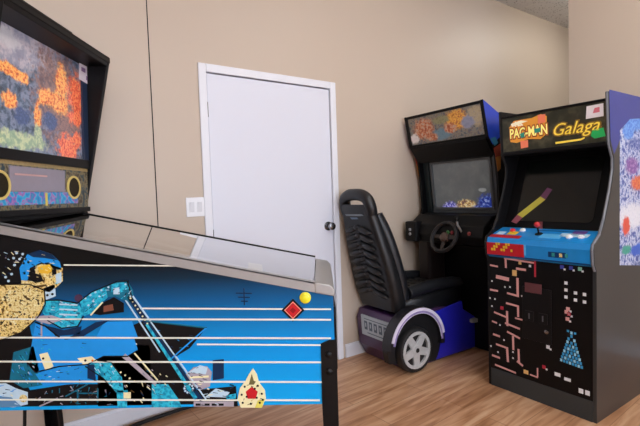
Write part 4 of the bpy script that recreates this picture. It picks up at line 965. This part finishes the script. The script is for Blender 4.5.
# backrest centre line: (z, y, width, thickness)
SB = -.075
bs = ((.42, -.375, .40, .12), (.52, -.40, .45, .13), (.66, -.435, .46, .13), (.82, -.478, .44, .125), (.98, -.523, .39, .115), (1.10, -.558, .35, .105), (1.165, -.578, .335, .10), (1.185, -.584, .31, .09))
ln = Vector((0, -.27, .963))
for z_, y_, w_, t_ in bs: y_ += SB; z_ -= .035; rings.append([Vector((u, y_ + v, z_ - v * .27)) for u, v in rrect(cx, 0, w_, t_, min(t_*.45, .05))])
bk.loft(rings, vin)
for sx in (-1, 1):
    bk.tube(smooth_path([(cx+sx*.175, -.34, .52), (cx+sx*.183, -.37, .66), (cx+sx*.175, -.42, .84), (cx+sx*.152, -.47, 1.0), (cx+sx*.125, -.52, 1.12)]), [.045]*25, vin2, seg=10)
for i_ in range(len(bk.v)-2*250, len(bk.v)): bk.v[i_] += Vector((0, SB, -.035))
bko = bk.build('backrest', drv, smooth=True)
bko.location = (0, 0, 0)
hd = MB()
hd.tube(smooth_path([(cx-.135, -.570, 1.13), (cx-.142, -.585, 1.18), (cx-.125, -.600, 1.235), (cx-.07, -.607, 1.262), (cx, -.609, 1.267), (cx+.07, -.607, 1.262), (cx+.125, -.600, 1.235), (cx+.142, -.585, 1.18), (cx+.135, -.570, 1.13)]), .042, vin, seg=12)
hob = hd.build('headrest_loop', bko, smooth=True); hob.location = (0, SB, -.035)
rb = MB()
for i in range(9):
    z_ = .56 + i * .057; t = (z_ - .52) / .6; y_ = -.40 - (z_ - .52) * .272 - .064 + .012 * max(0, t)
    for sx in (-1, 1):
        fr_ = lambda u, v, w_, z_=z_, y_=y_, sx=sx: Vector((cx + sx*.088*(1-.18*t) + u, y_ + v, z_ + w_ - sx*u*sx*.25*sx))
        rb.ellipsoid((0, 0, 0), .085*(1-.18*t), .028, .025, vin, fr_, 12, 6)
    fr_ = lambda u, v, w_, z_=z_, y_=y_: Vector((cx + u, y_ - .006 + v, z_ + w_ + .02))
    rb.ellipsoid((0, 0, 0), .03, .024, .02, vin2, fr_, 10, 6)
rb.build('back_ribs', bko, smooth=True).location = (0, SB, -.035)
lg_ = MB(); lfr = lambda u, v, w_: Vector((cx + u, -.561 - .054 - v * .272 - w_, 1.11 + v))
lm = M('logo_grey', '#7c858a', .4)
lg_.prism([(-.10, .018), (.09, .022), (.11, .012), (.06, .008), (-.09, .006)], .0, .004, lm, lfr).prism([(-.05, -.004), (.03, -.002), (.04, -.014), (-.03, -.018)], 0, .004, M('logo_blue_grey', '#6a7c92', .4), lfr)
lg_.build('seat_logo', bko).location = (0, SB, -.035)

# ================================================================== world / view
wld = bpy.data.worlds.new('world'); SC.world = wld; wld.use_nodes = True
wld.node_tree.nodes['Background'].inputs[0].default_value = (.7, .8, 1, 1); wld.node_tree.nodes['Background'].inputs[1].default_value = .4
SC.view_settings.view_transform = 'Standard'; SC.view_settings.look = 'None'; SC.view_settings.gamma = 1; SC.view_settings.use_curve_mapping = False
SC.view_settings.exposure = .45
try: SC.cycles.use_denoising = True
except Exception: pass
SC.cycles.max_bounces = 8
